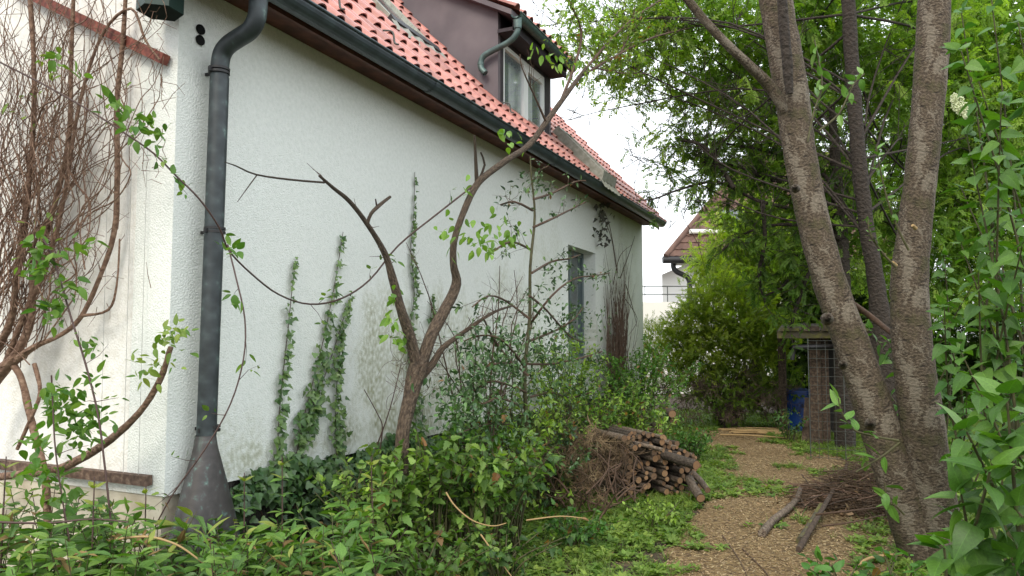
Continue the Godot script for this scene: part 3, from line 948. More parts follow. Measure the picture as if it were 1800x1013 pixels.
	mb.tube(PackedVector3Array([Vector3(-0.23, 4.60, zp), Vector3(-0.22, 4.555, zp + 0.0), Vector3(-0.17, 4.50, zp + 0.0)]), PackedFloat32Array([0.034, 0.034, 0.034]), 14, null, 0, false)
	mb.tube(PackedVector3Array([Vector3(-0.172, 4.505, zp), Vector3(-0.171, 4.503, zp)]), PackedFloat32Array([0.029, 0.029]), 14)
	part(h, "dormer_downpipe", mb, M.green_metal)

func skylights(h: Node3D) -> void:
	var up := Vector3(-1, PITCH, 0).normalized()
	var out_ := Vector3(PITCH, 1, 0).normalized()
	# roof window: frame, pane, dark flashing at its foot, lead apron; the second stands higher and has weathered sides
	for e: Array in [[-0.36, -2.62, -3.38, 1.05, 0.07], [0.36, -6.55, -7.05, 0.98, 0.16]]:
		var o := Vector3(e[0], roof_y(e[0]), e[1])
		var wide: float = e[1] - e[2]
		var ln: float = e[3]
		var hi: float = e[4]
		var win := Node3D.new()
		win.name = "roof_window"
		h.add_child(win, true)
		var P := func(a: float, b: float, c: float) -> Vector3: return o + Vector3(0, 0, -a) + up * b + out_ * c
		var mb := MB.new()
		for f: Array in [[0.0, 0.06, 0.06, ln], [wide - 0.06, wide, 0.06, ln], [0.0, wide, 0.0, 0.06], [0.06, wide - 0.06, ln - 0.06, ln]]:
			mb.hexa([P.call(f[0], f[2], -0.05), P.call(f[1], f[2], -0.05), P.call(f[1], f[3], -0.05), P.call(f[0], f[3], -0.05), P.call(f[0], f[2], hi), P.call(f[1], f[2], hi), P.call(f[1], f[3], hi), P.call(f[0], f[3], hi)])
		part(win, "frame", mb, M.lead)
		mb = MB.new()
		mb.quad(P.call(0.06, 0.06, hi * 0.7), P.call(wide - 0.06, 0.06, hi * 0.7), P.call(wide - 0.06, ln - 0.06, hi * 0.7), P.call(0.06, ln - 0.06, hi * 0.7))
		part(win, "pane", mb, M.glass)
		mb = MB.new()
		mb.hexa([P.call(0.08, 0.1, -0.04), P.call(wide - 0.08, 0.1, -0.04), P.call(wide - 0.08, ln - 0.1, -0.04), P.call(0.08, ln - 0.1, -0.04), P.call(0.08, 0.1, -0.02), P.call(wide - 0.08, 0.1, -0.02), P.call(wide - 0.08, ln - 0.1, -0.02), P.call(0.08, ln - 0.1, -0.02)])
		part(win, "blind", mb, M.pale_sheet)
		mb = MB.new()
		mb.hexa([P.call(-0.05, -0.075, 0.02), P.call(wide + 0.05, -0.075, 0.02), P.call(wide + 0.05, -0.002, 0.03), P.call(-0.05, -0.002, 0.03), P.call(-0.05, -0.075, 0.075), P.call(wide + 0.05, -0.075, 0.075), P.call(wide + 0.05, -0.002, hi + 0.02), P.call(-0.05, -0.002, hi + 0.02)])
		part(win, "flashing", mb, M.black_metal if hi < 0.1 else M.lead)
		mb = MB.new()
		var n := 14
		for i in n:
			var a := lerpf(-0.08, wide + 0.08, float(i) / n)
			var b := lerpf(-0.08, wide + 0.08, float(i + 1) / n)
			var za := 0.065 + 0.012 * sin(i * 1.9)
			var zb := 0.065 + 0.012 * sin((i + 1) * 1.9)
			mb.quad(P.call(a, -0.19 - 0.012 * (i % 3), za - 0.03), P.call(b, -0.19 - 0.012 * ((i + 1) % 3), zb - 0.03), P.call(b, -0.07, zb), P.call(a, -0.07, za))
		part(win, "apron", mb, M.lead)
	# a bent snow hook on the tiles
	for x: Array in [[0.30, -1.72], [0.30, -1.05], [0.1, -4.3]]:
		var a := Vector3(x[0], roof_y(x[0]) + 0.05, x[1])
		var mb := MB.new()
		mb.tube(spline([a + up * 0.16 + out_ * 0.03, a + up * 0.08 + out_ * 0.075, a + out_ * 0.03, a + out_ * 0.045 - up * 0.04], 4), PackedFloat32Array([0.008, 0.008, 0.008, 0.008, 0.008, 0.008, 0.008, 0.008, 0.008, 0.008, 0.008, 0.008, 0.006]), 6)
		part(h, "snow_hook", mb, M.wire)

# ---------------------------------------------------------------- ground
var path_poly := PackedVector2Array()
func ground() -> void:
	var mb := MB.new()
	mb.quad(Vector3(-220, 0, 60), Vector3(220, 0, 60), Vector3(220, 0, -380), Vector3(-220, 0, -380))
	var g := part(self, "ground", mb, M.soil)
	tag(g, "", "", "", "structure")
	var nz := FastNoiseLite.new()
	nz.seed = 4; nz.frequency = 0.9
	var outline := []
	for q: Array in [[1120, 1090], [1165, 1013], [1180, 960], [1225, 905], [1258, 868], [1260, 820], [1238, 780], [1195, 757], [1300, 750], [1400, 752], [1445, 775], [1500, 800], [1560, 850], [1600, 920], [1560, 1000], [1600, 1100]]:
		outline.append(gy(q[0], q[1]))
	for i in outline.size():
		var a: Vector3 = outline[i]
		var b: Vector3 = outline[(i + 1) % outline.size()]
		var n := maxi(1, int(a.distance_to(b) / 0.12))
		for k in n:
			var p := a.lerp(b, float(k) / n)
			path_poly.append(Vector2(p.x + 0.09 * nz.get_noise_2d(p.x * 4, p.z * 4), p.z + 0.09 * nz.get_noise_2d(p.z * 4 + 50, p.x * 4)))
	mb = MB.new()
	var tri := Geometry2D.triangulate_polygon(path_poly)
	for p in path_poly: mb.vert(Vector3(p.x, 0.004, p.y), Vector3.UP, p)
	for i in range(0, tri.size(), 3): mb.tri(tri[i], tri[i + 1], tri[i + 2])
	var pa := part(self, "path", mb, M.path)
	tag(pa, "", "", "", "structure")
	# loose chips, leaf litter; older, browner chips lie in patches
	var wet := FastNoiseLite.new()
	wet.seed = 14; wet.frequency = 0.8
	var cp := Copies_of.new()
	while cp.n < 46000:
		var p := Vector3(rf(0.5, 5.2), 0.006, lerpf(0.4, -11.0, pow(rng.randf(), 0.8)))
		var s := seen(p)
		if s.x < 500 or s.x > 1850 or s.y > 1100: continue
		var on := Geometry2D.is_point_in_polygon(Vector2(p.x, p.z), path_poly)
		if not on and rng.randf() > 0.25: continue
		var damp := clampf(0.5 + 0.9 * wet.get_noise_2d(p.x, p.z), 0.0, 1.0)
		var k := tint(Color(0.19, 0.13, 0.065), Color(0.45, 0.35, 0.20).lerp(Color(0.28, 0.205, 0.11), damp), 0.25)
		cp.add(grow(p + Vector3(0, rf(0, 0.008), 0), Vector3.UP + rdir() * 0.45, rdir(), rf(0.009, 0.026)), k)
	var o := scatter(self, "wood_chip_litter", S.chip.mesh(M.chip), cp)
	tag(o, "tan wood chips strewn over the garden path", "wood chips", "", "stuff")
	# ground cover: broad weeds, fine grass, in drifts
	var wd := Copies_of.new()
	var gr := Copies_of.new()
	var inner := Geometry2D.offset_polygon(path_poly, -0.22)
	var core: PackedVector2Array = inner[0] if inner.size() > 0 else path_poly
	var drift := FastNoiseLite.new()
	drift.seed = 12; drift.frequency = 0.55
	var fine := FastNoiseLite.new()
	fine.seed = 13; fine.frequency = 2.2
	for i in 190000:
		var p := Vector3(rf(-2.5, 7.5), 0.0, lerpf(2.6, -13.0, pow(rng.randf(), 0.85)))
		if p.x < 0.02 and p.z < 0.3: continue
		var s := seen(p)
		if s.x < -900 or s.x > 2500 or s.y > 2600: continue
		var on := Geometry2D.is_point_in_polygon(Vector2(p.x, p.z), path_poly)
		var d := drift.get_noise_2d(p.x, p.z) + 0.5 * fine.get_noise_2d(p.x, p.z)
		var edge := on and not Geometry2D.is_point_in_polygon(Vector2(p.x, p.z), core)
		if on and d < (-0.08 if edge else 0.10): continue
		if not on and d < -0.32: continue
		if on and rng.randf() < (0.4 if edge else 0.65): continue
		# brush heap and wood pile stand on bare ground
		if p.distance_to(gy(1480, 890)) < 0.55: continue
		var far := clampf(depth_of(p) / 9.0, 0.5, 1.0)
		if rng.randf() < 0.34:
			wd.add(grow(p, Vector3.UP + rdir() * 0.25, rdir(), rf(0.035, 0.085)), tint(Color(0.12, 0.23, 0.04), Color(0.29, 0.41, 0.075), 0.2))
		elif rng.randf() < 0.45 * far:
			gr.add(grow(p, Vector3.UP + rdir() * 0.3, rdir(), rf(0.05, 0.14)), tint(Color(0.10, 0.20, 0.035), Color(0.24, 0.33, 0.07), 0.2))
	o = scatter(self, "weeds", S.weed.mesh(M.leaf), wd)
	tag(o, "low broad-leaved green weeds covering the bed beside the path", "weeds", "", "stuff")
	o = scatter(self, "grass", S.grass.mesh(M.leaf), gr)
	tag(o, "thin grass blades growing among the weeds along the path", "grass", "", "stuff")

# ---------------------------------------------------------------- trees
func fruit_tree() -> void:
	var base := wx(705, 800, 0.75)
	base.y = 0
	var t := thing("fruit_tree", "gnarled leaning fruit tree with pruned bare limbs before the white wall", "tree", base)
	var nz := FastNoiseLite.new()
	nz.seed = 6; nz.frequency = 6.0; nz.fractal_octaves = 3
	var mb := MB.new()
	var foot := wx(703, 800, 0.75)
	var tp := [Vector3(foot.x, -0.1, foot.z + 0.02)]
	var tr := [0.07]
	for e in [[706, 800, 0.75, 12.6], [710, 750, 0.75, 12.3], [721, 700, 0.75, 13.2], [731, 660, 0.75, 16.2], [738, 630, 0.75, 15.0]]:
		var p := wx(e[0], e[1], e[2])
		tp.append(p); tr.append(e[3] * depth_of(p) / FOC)
	mb.tube(spline(tp, 5), radii(tr, 5), 18, nz, 0.09)
	part(t, "trunk", mb, M.fruit_bark)
	var tw := MB.new()
	var cp := Copies_of.new()
	var green_a := Color(0.10, 0.21, 0.035)
	var green_b := Color(0.20, 0.33, 0.06)
	# left limb with its stub, then the thin bent end
	mb = MB.new()
	var a := limb(mb, [[735, 655, 0.75, 11.4], [720, 590, 0.72, 9.6], [705, 545, 0.7, 9.0], [690, 490, 0.68, 7.5], [676, 445, 0.66, 5.4], [648, 398, 0.64, 4.5], [615, 355, 0.62, 3.9], [585, 330, 0.6, 3.0], [561, 309, 0.6, 2.1]], 4, 12, nz, 0.1)
	limb(mb, [[645, 396, 0.64, 3.6], [652, 376, 0.66, 3.3], [668, 360, 0.68, 3.3], [686, 346, 0.7, 2.4]], 3, 8, nz, 0.12)
	limb(mb, [[662, 362, 0.67, 1.8], [660, 350, 0.68, 1.2]], 2, 5)
	limb(mb, [[570, 321, 0.6, 1.92], [510, 316, 0.6, 1.8], [450, 307, 0.6, 1.56], [415, 292, 0.62, 1.32], [395, 285, 0.63, 0.72]], 3, 6)
	limb(mb, [[452, 307, 0.6, 1.2], [435, 330, 0.62, 1.02], [417, 355, 0.62, 0.6]], 2, 5)
	part(t, "limb", mb, M.fruit_bark)
	twigs_on(tw, a, 0.35, 10, 0.14, 0.003)
	# middle limb: the kinked one that rises over the eave
	mb = MB.new()
	var b := limb(mb, [[738, 650, 0.75, 12.0], [758, 590, 0.78, 11.1], [782, 545, 0.8, 10.2], [802, 500, 0.82, 9.0], [797, 465, 0.82, 6.3], [798, 425, 0.82, 6.0], [812, 380, 0.84, 5.7], [832, 335, 0.86, 6.0], [850, 312, 0.9, 6.0], [890, 282, 0.98, 5.7], [930, 255, 1.05, 5.4], [962, 212, 1.12, 5.1], [1000, 160, 1.2, 4.2], [1030, 120, 1.25, 3.3]], 4, 12, nz, 0.1)
	limb(mb, [[838, 322, 0.86, 3.9], [836, 280, 0.88, 3.0], [834, 238, 0.9, 2.1]], 3, 7, nz, 0.15)
	limb(mb, [[842, 315, 0.86, 2.4], [852, 290, 0.9, 2.1], [845, 268, 0.9, 1.8]], 2, 6)
	part(t, "limb", mb, M.fruit_bark)
	var up := []
	mb = MB.new()
	up.append(limb(mb, [[985, 180, 1.17, 3.0], [1012, 110, 1.15, 2.52], [1022, 55, 1.12, 2.16], [1000, 0, 1.1, 1.8], [985, -40, 1.1, 1.2]], 3, 6))
	up.append(limb(mb, [[1015, 140, 1.22, 3.0], [1060, 85, 1.3, 2.4], [1110, 35, 1.36, 2.04], [1170, -5, 1.42, 1.56], [1210, -30, 1.45, 1.2]], 3, 6))
	up.append(limb(mb, [[1020, 135, 1.23, 2.7], [1080, 100, 1.34, 2.16], [1150, 65, 1.48, 1.68], [1230, 45, 1.6, 1.2], [1300, 22, 1.7, 0.72]], 3, 6))
	up.append(limb(mb, [[1090, 95, 1.36, 1.8], [1110, 50, 1.36, 1.32], [1116, 10, 1.36, 0.9]], 3, 5))
	up.append(limb(mb, [[960, 215, 1.12, 2.4], [940, 170, 1.1, 1.8], [918, 120, 1.08, 1.2], [914, 95, 1.08, 0.78]], 3, 5))
	up.append(limb(mb, [[1040, 118, 1.26, 1.8], [1090, 128, 1.34, 1.2], [1150, 130, 1.45, 0.72]], 3, 5))
	part(t, "branch", mb, M.twig)
	for i in up.size():
		for tip in twigs_on(tw, up[i], 0.2, 34 if i != 4 else 6, 0.3, 0.0028):
			if i == 4: continue
			leaves_along(cp, tip[0], tip[1], rng.randi_range(9, 17), 0.045, green_a, Color(0.30, 0.42, 0.06), 0.012, 0.35)
	# right limb
	mb = MB.new()
	var c := limb(mb, [[738, 665, 0.76, 7.8], [760, 640, 0.8, 7.2], [778, 612, 0.85, 5.4], [800, 595, 0.9, 4.8], [835, 570, 0.95, 3.6], [870, 548, 1.0, 2.4], [900, 538, 1.05, 1.5]], 3, 8, nz, 0.14)
	part(t, "limb", mb, M.fruit_bark)
	twigs_on(tw, c, 0.4, 14, 0.3, 0.003)
	# dead tendrils round the fork
	for i in 46:
		var o := wx(rf(690, 800), rf(590, 700), rf(0.65, 0.95))
		var d := rdir() * rf(0.05, 0.11)
		var e := rdir() * rf(0.05, 0.1)
		tw.tube(spline([o, o + d, o + d + e, o + e * 1.7], 3), radii([0.0016, 0.0016, 0.0013, 0.0008], 3), 3, null, 0, false)
	part(t, "twig", tw, M.twig).set_meta("kind", "stuff")
	# leaf bunches: by the middle limb and on the left stem
	for q: Array in [[790, 400, 0.9, 26, 14], [835, 420, 0.95, 34, 26], [880, 410, 1.0, 34, 30], [860, 440, 1.0, 24, 16], [905, 420, 1.0, 16, 10], [695, 520, 0.75, 12, 10], [690, 560, 0.75, 14, 14], [695, 600, 0.76, 14, 14], [890, 245, 1.1, 22, 14], [820, 330, 0.9, 14, 5], [960, 95, 1.25, 26, 14], [1000, 110, 1.3, 26, 14]]:
		for i in int(q[4]):
			var p := wx(q[0] + rng.randfn(0, q[3] * 0.6), q[1] + rng.randfn(0, q[3] * 0.5), q[2] + rf(-0.08, 0.08))
			cp.add(grow(p, rdir() - Vector3.UP * 0.7, Vector3.UP + rdir() * 0.8, rf(0.05, 0.085)), tint(Color(0.13, 0.27, 0.045), Color(0.24, 0.40, 0.07)))
	scatter(t, "foliage", S.ovate.mesh(M.leaf), cp)

func cherry_tree() -> void:
	var base := gy(1640, 985)
	var t := thing("twin_stemmed_tree", "large tree with two thick leaning brown trunks beside the brush heap", "tree", base)
	var nz := FastNoiseLite.new()
	nz.seed = 16; nz.frequency = 5.0; nz.fractal_octaves = 4
	var d := 5.15
	var mb := MB.new()
	var left := limb_d(mb, [[1652, 1062, d, 84], [1645, 1030, d, 58], [1626, 970, d, 43], [1588, 870, d + 0.02, 36], [1550, 760, d + 0.05, 34], [1503, 620, d + 0.1, 30], [1460, 500, d + 0.14, 28], [1428, 380, d + 0.18, 27], [1404, 255, d + 0.22, 27], [1389, 150, d + 0.26, 29], [1370, 40, d + 0.3, 28], [1354, -60, d + 0.3, 26]], 8, 28, nz, 0.07)
	part(t, "trunk", mb, M.cherry_bark)
	mb = MB.new()
	limb_d(mb, [[1668, 1062, d - 0.06, 86], [1663, 1030, d - 0.06, 58], [1655, 975, d - 0.06, 44], [1640, 870, d - 0.06, 36], [1621, 750, d - 0.06, 36], [1605, 620, d - 0.04, 33], [1599, 500, d - 0.02, 30.5], [1608, 400, d, 27.5], [1620, 300, d, 26], [1631, 190, d, 26], [1638, 100, d, 27], [1646, -60, d, 26]], 8, 28, nz, 0.06)
	part(t, "trunk", mb, M.cherry_bark)
	mb = MB.new()
	limb_d(mb, [[1382, 195, d + 0.2, 11], [1352, 150, d + 0.18, 9.5], [1310, 108, d + 0.1, 8.5], [1262, 62, d + 0.05, 7.8], [1205, -5, d, 7], [1170, -50, d, 6.5]], 5, 14, nz, 0.12)
	part(t, "limb", mb, M.cherry_bark)
	# dark dead stem hanging down the left trunk
	mb = MB.new()
	limb_d(mb, [[1372, -40, d - 0.02, 8], [1378, 40, d - 0.02, 9], [1384, 110, d - 0.01, 9.5], [1388, 165, d, 6]], 4, 10, nz, 0.2)
	part(t, "dead_stem", mb, M.dark_bark)
	# old branch scars
	for e: Array in [[1455, 560, 14], [1482, 640, 12], [1398, 330, 10], [1530, 745, 13], [1618, 640, 12], [1600, 440, 11], [1632, 250, 11], [1575, 850, 14], [1640, 820, 12]]:
		mb = MB.new()
		var dep := d - 0.075
		var cc := at(e[0], e[1], dep)
		var tow := (cam_p - cc).normalized()
		tow.y = 0.1
		var rr: float = e[2] * 0.0024
		mb.tube(PackedVector3Array([cc - tow * rr * 1.2, cc, cc + tow * rr * 0.35, cc + tow * rr * 0.2]), PackedFloat32Array([rr * 1.25, rr, rr * 0.75, rr * 0.3]), 12, nz, 0.5)
		part(t, "branch_scar", mb, M.cherry_bark)
	# thin crossing branch between the trunks
	mb = MB.new()
	limb_d(mb, [[1500, 535, d + 0.25, 6], [1535, 560, d + 0.3, 5.5], [1575, 592, d + 0.1, 5]], 3, 8, nz, 0.2)
	part(t, "branch", mb, M.twig)
	# sprouts with soft green leaves
	var outlines := [OVT, OVW]
	var kinds := []
	for k in 3:
		var lm := MB.new()
		lm.leaf(Transform3D.IDENTITY, OVT, OVW, 1.0, [0.5, 0.58, 0.44][k], [0.2, 0.1, 0.3][k], [0.25, 0.5, 0.1][k], 0.12, 0.012)
		kinds.append(lm.mesh(M.sprout[k]))
	for q: Array in [
		[[[1598, 440], [1578, 400], [1560, 350], [1548, 300], [1540, 255]], 4.9, 26, 0.075],
		[[[1575, 470], [1548, 440], [1530, 410], [1525, 380]], 4.9, 16, 0.06],
		[[[1420, 250], [1430, 200], [1445, 150], [1438, 100], [1432, 70]], 5.1, 15, 0.10],
		[[[1440, 230], [1475, 200], [1500, 150], [1520, 130]], 5.2, 14, 0.09],
		[[[1580, 775], [1540, 768], [1500, 755], [1480, 725], [1474, 700]], 4.75, 11, 0.13],
		[[[1582, 778], [1555, 800], [1530, 815], [1505, 830]], 4.75, 6, 0.12],
		[[[1590, 905], [1575, 890], [1560, 880], [1556, 850]], 4.7, 9, 0.12]]:
		var stem := MB.new()
		var pts := []
		for e in q[0]: pts.append([e[0], e[1], q[1], 2.4 - 0.35 * pts.size()])
		var line := limb_d(stem, pts, 4, 5)
		var sp := part(t, "sprout", stem, M.green_cane)
		for i in int(q[2]):
			var f := lerpf(0.35, 1.0, float(i) / q[2])
			var p := line[int(f * (line.size() - 1))]
			put(sp, "leaf", kinds[rng.randi() % 3], grow(p, rdir() + Vector3.UP * 0.35, Vector3.UP + rdir() * 0.6, q[3] * rf(0.6, 1.1)))
	# cut ends of broken sprouts
	for e in [[1610, 402], [1575, 467]]:
		mb = MB.new()
		var p := at(e[0], e[1], 4.98)
		mb.tube(PackedVector3Array([p, p + Vector3(-0.02, 0.02, 0.03)]), PackedFloat32Array([0.014, 0.011]), 7)
		part(t, "broken_stub", mb, M.straw)

func back_trees() -> void:
	var nz := FastNoiseLite.new()
	nz.seed = 26; nz.frequency = 4.0; nz.fractal_octaves = 3
	# the tall tree whose fine foliage hangs over the path
	var base := on_ground(1562, 8.6)
	var t := thing("tall_tree", "tall fine-leaved tree overhanging the path, slender dark trunk behind twin trunks", "tree", base)
	var mb := MB.new()
	var stem_line := limb_d(mb, [[1564, 860, 8.6, 30], [1560, 720, 8.6, 27], [1553, 610, 8.6, 22], [1541, 500, 8.6, 14], [1524, 400, 8.6, 12.5], [1510, 280, 8.6, 12], [1500, 150, 8.6, 12], [1491, 0, 8.6, 11.5], [1485, -60, 8.6, 11]], 5, 16, nz, 0.2)
	part(t, "trunk", mb, M.dark_bark)
	var cl := [clump(1300, 40, 11, 1.5, 0.7), clump(1190, 60, 11, 1.15, 0.7, 0.9), clump(1090, 30, 10.5, 0.9, 0.7, 0.6), clump(1400, 160, 11, 1.5, 0.75), clump(1280, 190, 11.5, 1.2, 0.6), clump(1200, 230, 11, 0.75, 0.5, 1.0), clump(1165, 290, 11.2, 0.45, 0.5, 0.7), clump(1220, 340, 11.2, 0.45, 0.6, 0.7), clump(1010, 40, 10.3, 0.6, 0.7, 0.7), clump(1120, 90, 10.4, 0.7, 0.6, 0.9), clump(1360, 300, 11.5, 1.25, 0.7), clump(1265, 300, 11, 0.65, 0.6, 0.6), clump(1480, 60, 11, 1.5, 0.8), clump(1560, 180, 11, 1.3), clump(1550, 360, 11.5, 1.3), clump(1450, 400, 11, 1.1), clump(1690, 60, 11.5, 1.5), clump(1750, 230, 11.5, 1.5, 0.8, 1.4), clump(1690, 130, 12.5, 1.4, 0.8, 1.3), clump(1800, 60, 12, 1.5, 0.8, 1.3), clump(1730, 330, 12.5, 1.3, 0.8, 1.3), clump(1660, 280, 12.5, 1.1, 0.8, 1.2), clump(1700, 390, 12, 1.4), clump(1640, 490, 12, 1.1), clump(1790, 430, 12, 1.5), clump(1130, 150, 10.8, 0.7, 0.45, 0.7), clump(1050, 90, 10.5, 0.6, 0.6, 0.7), clump(1160, 20, 10.6, 0.8, 0.6, 0.9), clump(1085, 190, 10.6, 0.4, 0.5, 0.6), clump(1400, -40, 10, 1.4, 0.8, 0.5), clump(1600, -30, 10, 1.4, 0.8, 0.5)]
	mb = MB.new()
	var hub := at(1512, 280, 8.6)
	for i in cl.size():
		var c: Vector3 = cl[i][0]
		var from := stem_line[int(rf(0.4, 0.97) * (stem_line.size() - 1))]
		var mid := from.lerp(c, 0.5) + Vector3(0, 0.3, 0) + rdir() * 0.6
		var ln := spline([from, mid, c, c + (c - mid) * 0.5 - Vector3(0, 0.15, 0)], 5)
		mb.tube(ln, radii([0.017, 0.012, 0.007, 0.003], 5), 6, nz, 0.3, false)
		for tp in twigs_on(mb, ln, 0.25, 24, 0.75, 0.006): twigs_on(mb, PackedVector3Array([tp[0], tp[0].lerp(tp[1], 0.5), tp[1]]), 0.1, 3, 0.4, 0.004)
	part(t, "branch", mb, M.dark_bark)
	var cp := Copies_of.new()
	crown(cp, cl, 21.0, 0.32, 7, Vector2(0.15, 0.28), Color(0.19, 0.345, 0.06), Color(0.39, 0.57, 0.12), 0.12)
	scatter(t, "crown", S.fine.mesh(M.leaf_far), cp)
	# reaching bare spray of the dark tree above the far eave
	base = on_ground(1490, 10.4)
	t = thing("dark_conifer", "dark drooping conifer with thin bare twigs in front of the neighbour's roof", "tree", base)
	mb = MB.new()
	limb_d(mb, [[1486, 790, 10.4, 18], [1482, 600, 10.4, 16], [1478, 430, 10.4, 14], [1470, 300, 10.4, 10], [1462, 180, 10.4, 5]], 4, 10, nz, 0.15)
	part(t, "trunk", mb, M.dark_bark)
	mb = MB.new()
	cp = Copies_of.new()
	for q: Array in [
		[[1478, 400], [1400, 370], [1330, 352], [1260, 320], [1190, 335], [1150, 350], [1118, 352]],
		[[1476, 380], [1420, 330], [1350, 315], [1290, 290], [1230, 285]],
		[[1478, 420], [1420, 400], [1370, 395], [1310, 410], [1270, 440]],
		[[1478, 450], [1440, 440], [1400, 450], [1380, 500], [1345, 520]],
		[[1476, 340], [1440, 300], [1400, 280], [1330, 262], [1260, 250]],
		[[1478, 470], [1430, 470], [1400, 540], [1390, 580]],
		[[1340, 352], [1345, 420], [1335, 480], [1345, 530]],
		[[1290, 330], [1240, 260], [1190, 245]],
		[[1478, 400], [1520, 380], [1560, 390], [1600, 420]]]:
		var pts := []
		for e in q: pts.append([e[0], e[1], 10.3 + 0.12 * pts.size(), 4.5 - 0.6 * pts.size()])
		var ln := limb_d(mb, pts, 4, 6, nz, 0.2)
		for tp in twigs_on(mb, ln, 0.15, 22, 0.42, 0.006):
			twigs_on(mb, PackedVector3Array([tp[0], tp[0].lerp(tp[1], 0.5), tp[1]]), 0.1, 3, 0.25, 0.003)
			for i in 5: cp.add(grow(tp[0].lerp(tp[1], rng.randf()), rdir() - Vector3.UP * 0.6, Vector3.UP + rdir(), rf(0.12, 0.24)), tint(Color(0.07, 0.15, 0.022), Color(0.15, 0.26, 0.04)))
	part(t, "branch", mb, M.dark_bark)
	crown(cp, [clump(1370, 380, 10.6, 0.75, 0.5, 0.6), clump(1440, 330, 10.8, 0.8, 0.6, 0.8), clump(1440, 470, 10.8, 0.7, 0.6, 0.7), clump(1545, 470, 11, 0.7, 0.7)], 16.0, 0.25, 6, Vector2(0.13, 0.24), Color(0.12, 0.21, 0.04), Color(0.24, 0.35, 0.07), 0.3)
	scatter(t, "crown", S.fine.mesh(M.leaf_far), cp)
	# light green tree before the neighbour's house
	base = on_ground(1330, 15.5)
	t = thing("light_green_tree", "light yellowish-green small tree before the neighbour's tiled house", "tree", base)
	mb = MB.new()
	limb_d(mb, [[1330, 720, 15.5, 8], [1328, 600, 15.5, 6], [1326, 480, 15.5, 4], [1320, 410, 15.5, 2]], 4, 8, nz, 0.1)
	part(t, "trunk", mb, M.dark_bark)
	cp = Copies_of.new()
	crown(cp, [clump(1310, 440, 15.3, 1.0, 0.8), clump(1280, 490, 15, 0.7, 0.7), clump(1370, 480, 15.5, 1.0, 0.8), clump(1300, 395, 15.6, 0.55, 0.7, 1.0), clump(1250, 470, 15.2, 0.45, 0.8, 0.9), clump(1340, 400, 15.4, 0.7, 0.8, 1.0), clump(1235, 520, 15, 0.4, 0.8), clump(1400, 420, 15.4, 0.8, 0.8, 0.9), clump(1440, 540, 15.5, 1.2, 0.7), clump(1420, 470, 15.5, 0.8, 0.7, 0.7)], 36.0, 0.3, 6, Vector2(0.2, 0.34), Color(0.27, 0.39, 0.06), Color(0.45, 0.57, 0.10), 0.3)
	scatter(t, "crown", S.fine.mesh(M.leaf_far), cp)
	# rounded thuja by the end of the path
	base = on_ground(1275, 13.2)
	t = thing("round_conifer_bush", "big rounded yellow-green conifer bush at the end of the path", "bush", base)
	mb = MB.new()
	for i in 30:
		var a := rf(0, TAU)
		var r := rf(0.4, 0.9)
		mb.tube(spline([base + Vector3(cos(a), 0, sin(a)) * 0.15, base + Vector3(cos(a) * r * 0.5, rf(0.4, 0.9), sin(a) * r * 0.5), base + Vector3(cos(a) * r, rf(0.7, 1.3), sin(a) * r)], 4), radii([0.016, 0.010, 0.004], 4), 5, nz, 0.2, false)
	part(t, "stem", mb, M.dark_bark)
	cp = Copies_of.new()
	crown(cp, [clump(1270, 585, 13.2, 1.0, 1.0), clump(1228, 625, 13.0, 0.72, 0.8), clump(1325, 625, 13.1, 0.8, 0.8), clump(1285, 535, 13.3, 0.7, 0.8), clump(1215, 570, 13.2, 0.55, 0.9), clump(1188, 610, 13.2, 0.45, 1.0), clump(1350, 585, 13.3, 0.6, 0.8)], 105.0, 0.14, 6, Vector2(0.10, 0.19), Color(0.19, 0.29, 0.04), Color(0.38, 0.48, 0.07), -0.2)
	crown(cp, [clump(1380, 680, 12.8, 0.5, 0.7), clump(1205, 670, 12.9, 0.5, 0.7), clump(1280, 690, 12.9, 0.8, 0.6), clump(1340, 690, 12.9, 0.6, 0.6)], 75.0, 0.14, 6, Vector2(0.10, 0.19), Color(0.11, 0.21, 0.028), Color(0.22, 0.34, 0.045), -0.1)  # low foliage: shade under the bush is put into the darker leaf colour
	var dry := Copies_of.new()
	crown(dry, [clump(1280, 690, 12.8, 0.9, 0.55), clump(1210, 700, 12.8, 0.55, 0.6), clump(1350, 700, 12.8, 0.6, 0.6)], 25.0, 0.16, 6, Vector2(0.2, 0.4), Color(0.07, 0.05, 0.035), Color(0.15, 0.11, 0.075), 0.0)
	scatter(t, "dead_twigs", S.dry.mesh(M.dry), dry)
	scatter(t, "foliage", S.fine.mesh(M.leaf_far), cp)
	base = on_ground(1146, 14.5)
	t = thing("small_conifer_bush", "small yellow-green conifer bush between house corner and big rounded bush", "bush", base)
	mb = MB.new()
	mb.tube(PackedVector3Array([base, base + Vector3(0.03, 1.2, 0)]), PackedFloat32Array([0.04, 0.01]), 6)
	part(t, "stem", mb, M.dark_bark)
	cp = Copies_of.new()
	crown(cp, [clump(1148, 600, 14.5, 0.5, 0.9), clump(1150, 650, 14.5, 0.6, 0.8)], 70.0, 0.2, 6, Vector2(0.16, 0.26), Color(0.12, 0.21, 0.022), Color(0.27, 0.36, 0.045), -0.3)
	scatter(t, "foliage", S.scale_fan.mesh(M.leaf_far), cp)
	# dark hedge behind everything, in separate shrubs
	var labels := ["dark hedge shrub behind the open shed", "dark hedge shrub behind the blue barrel", "dark hedge shrub between the twin trunks", "dark hedge shrub behind the lilac leaves", "dark hedge shrub at the edge of the lot, behind the tall lilac"]
	var hx := [1500.0, 1405.0, 1575.0, 1690.0, 1790.0]
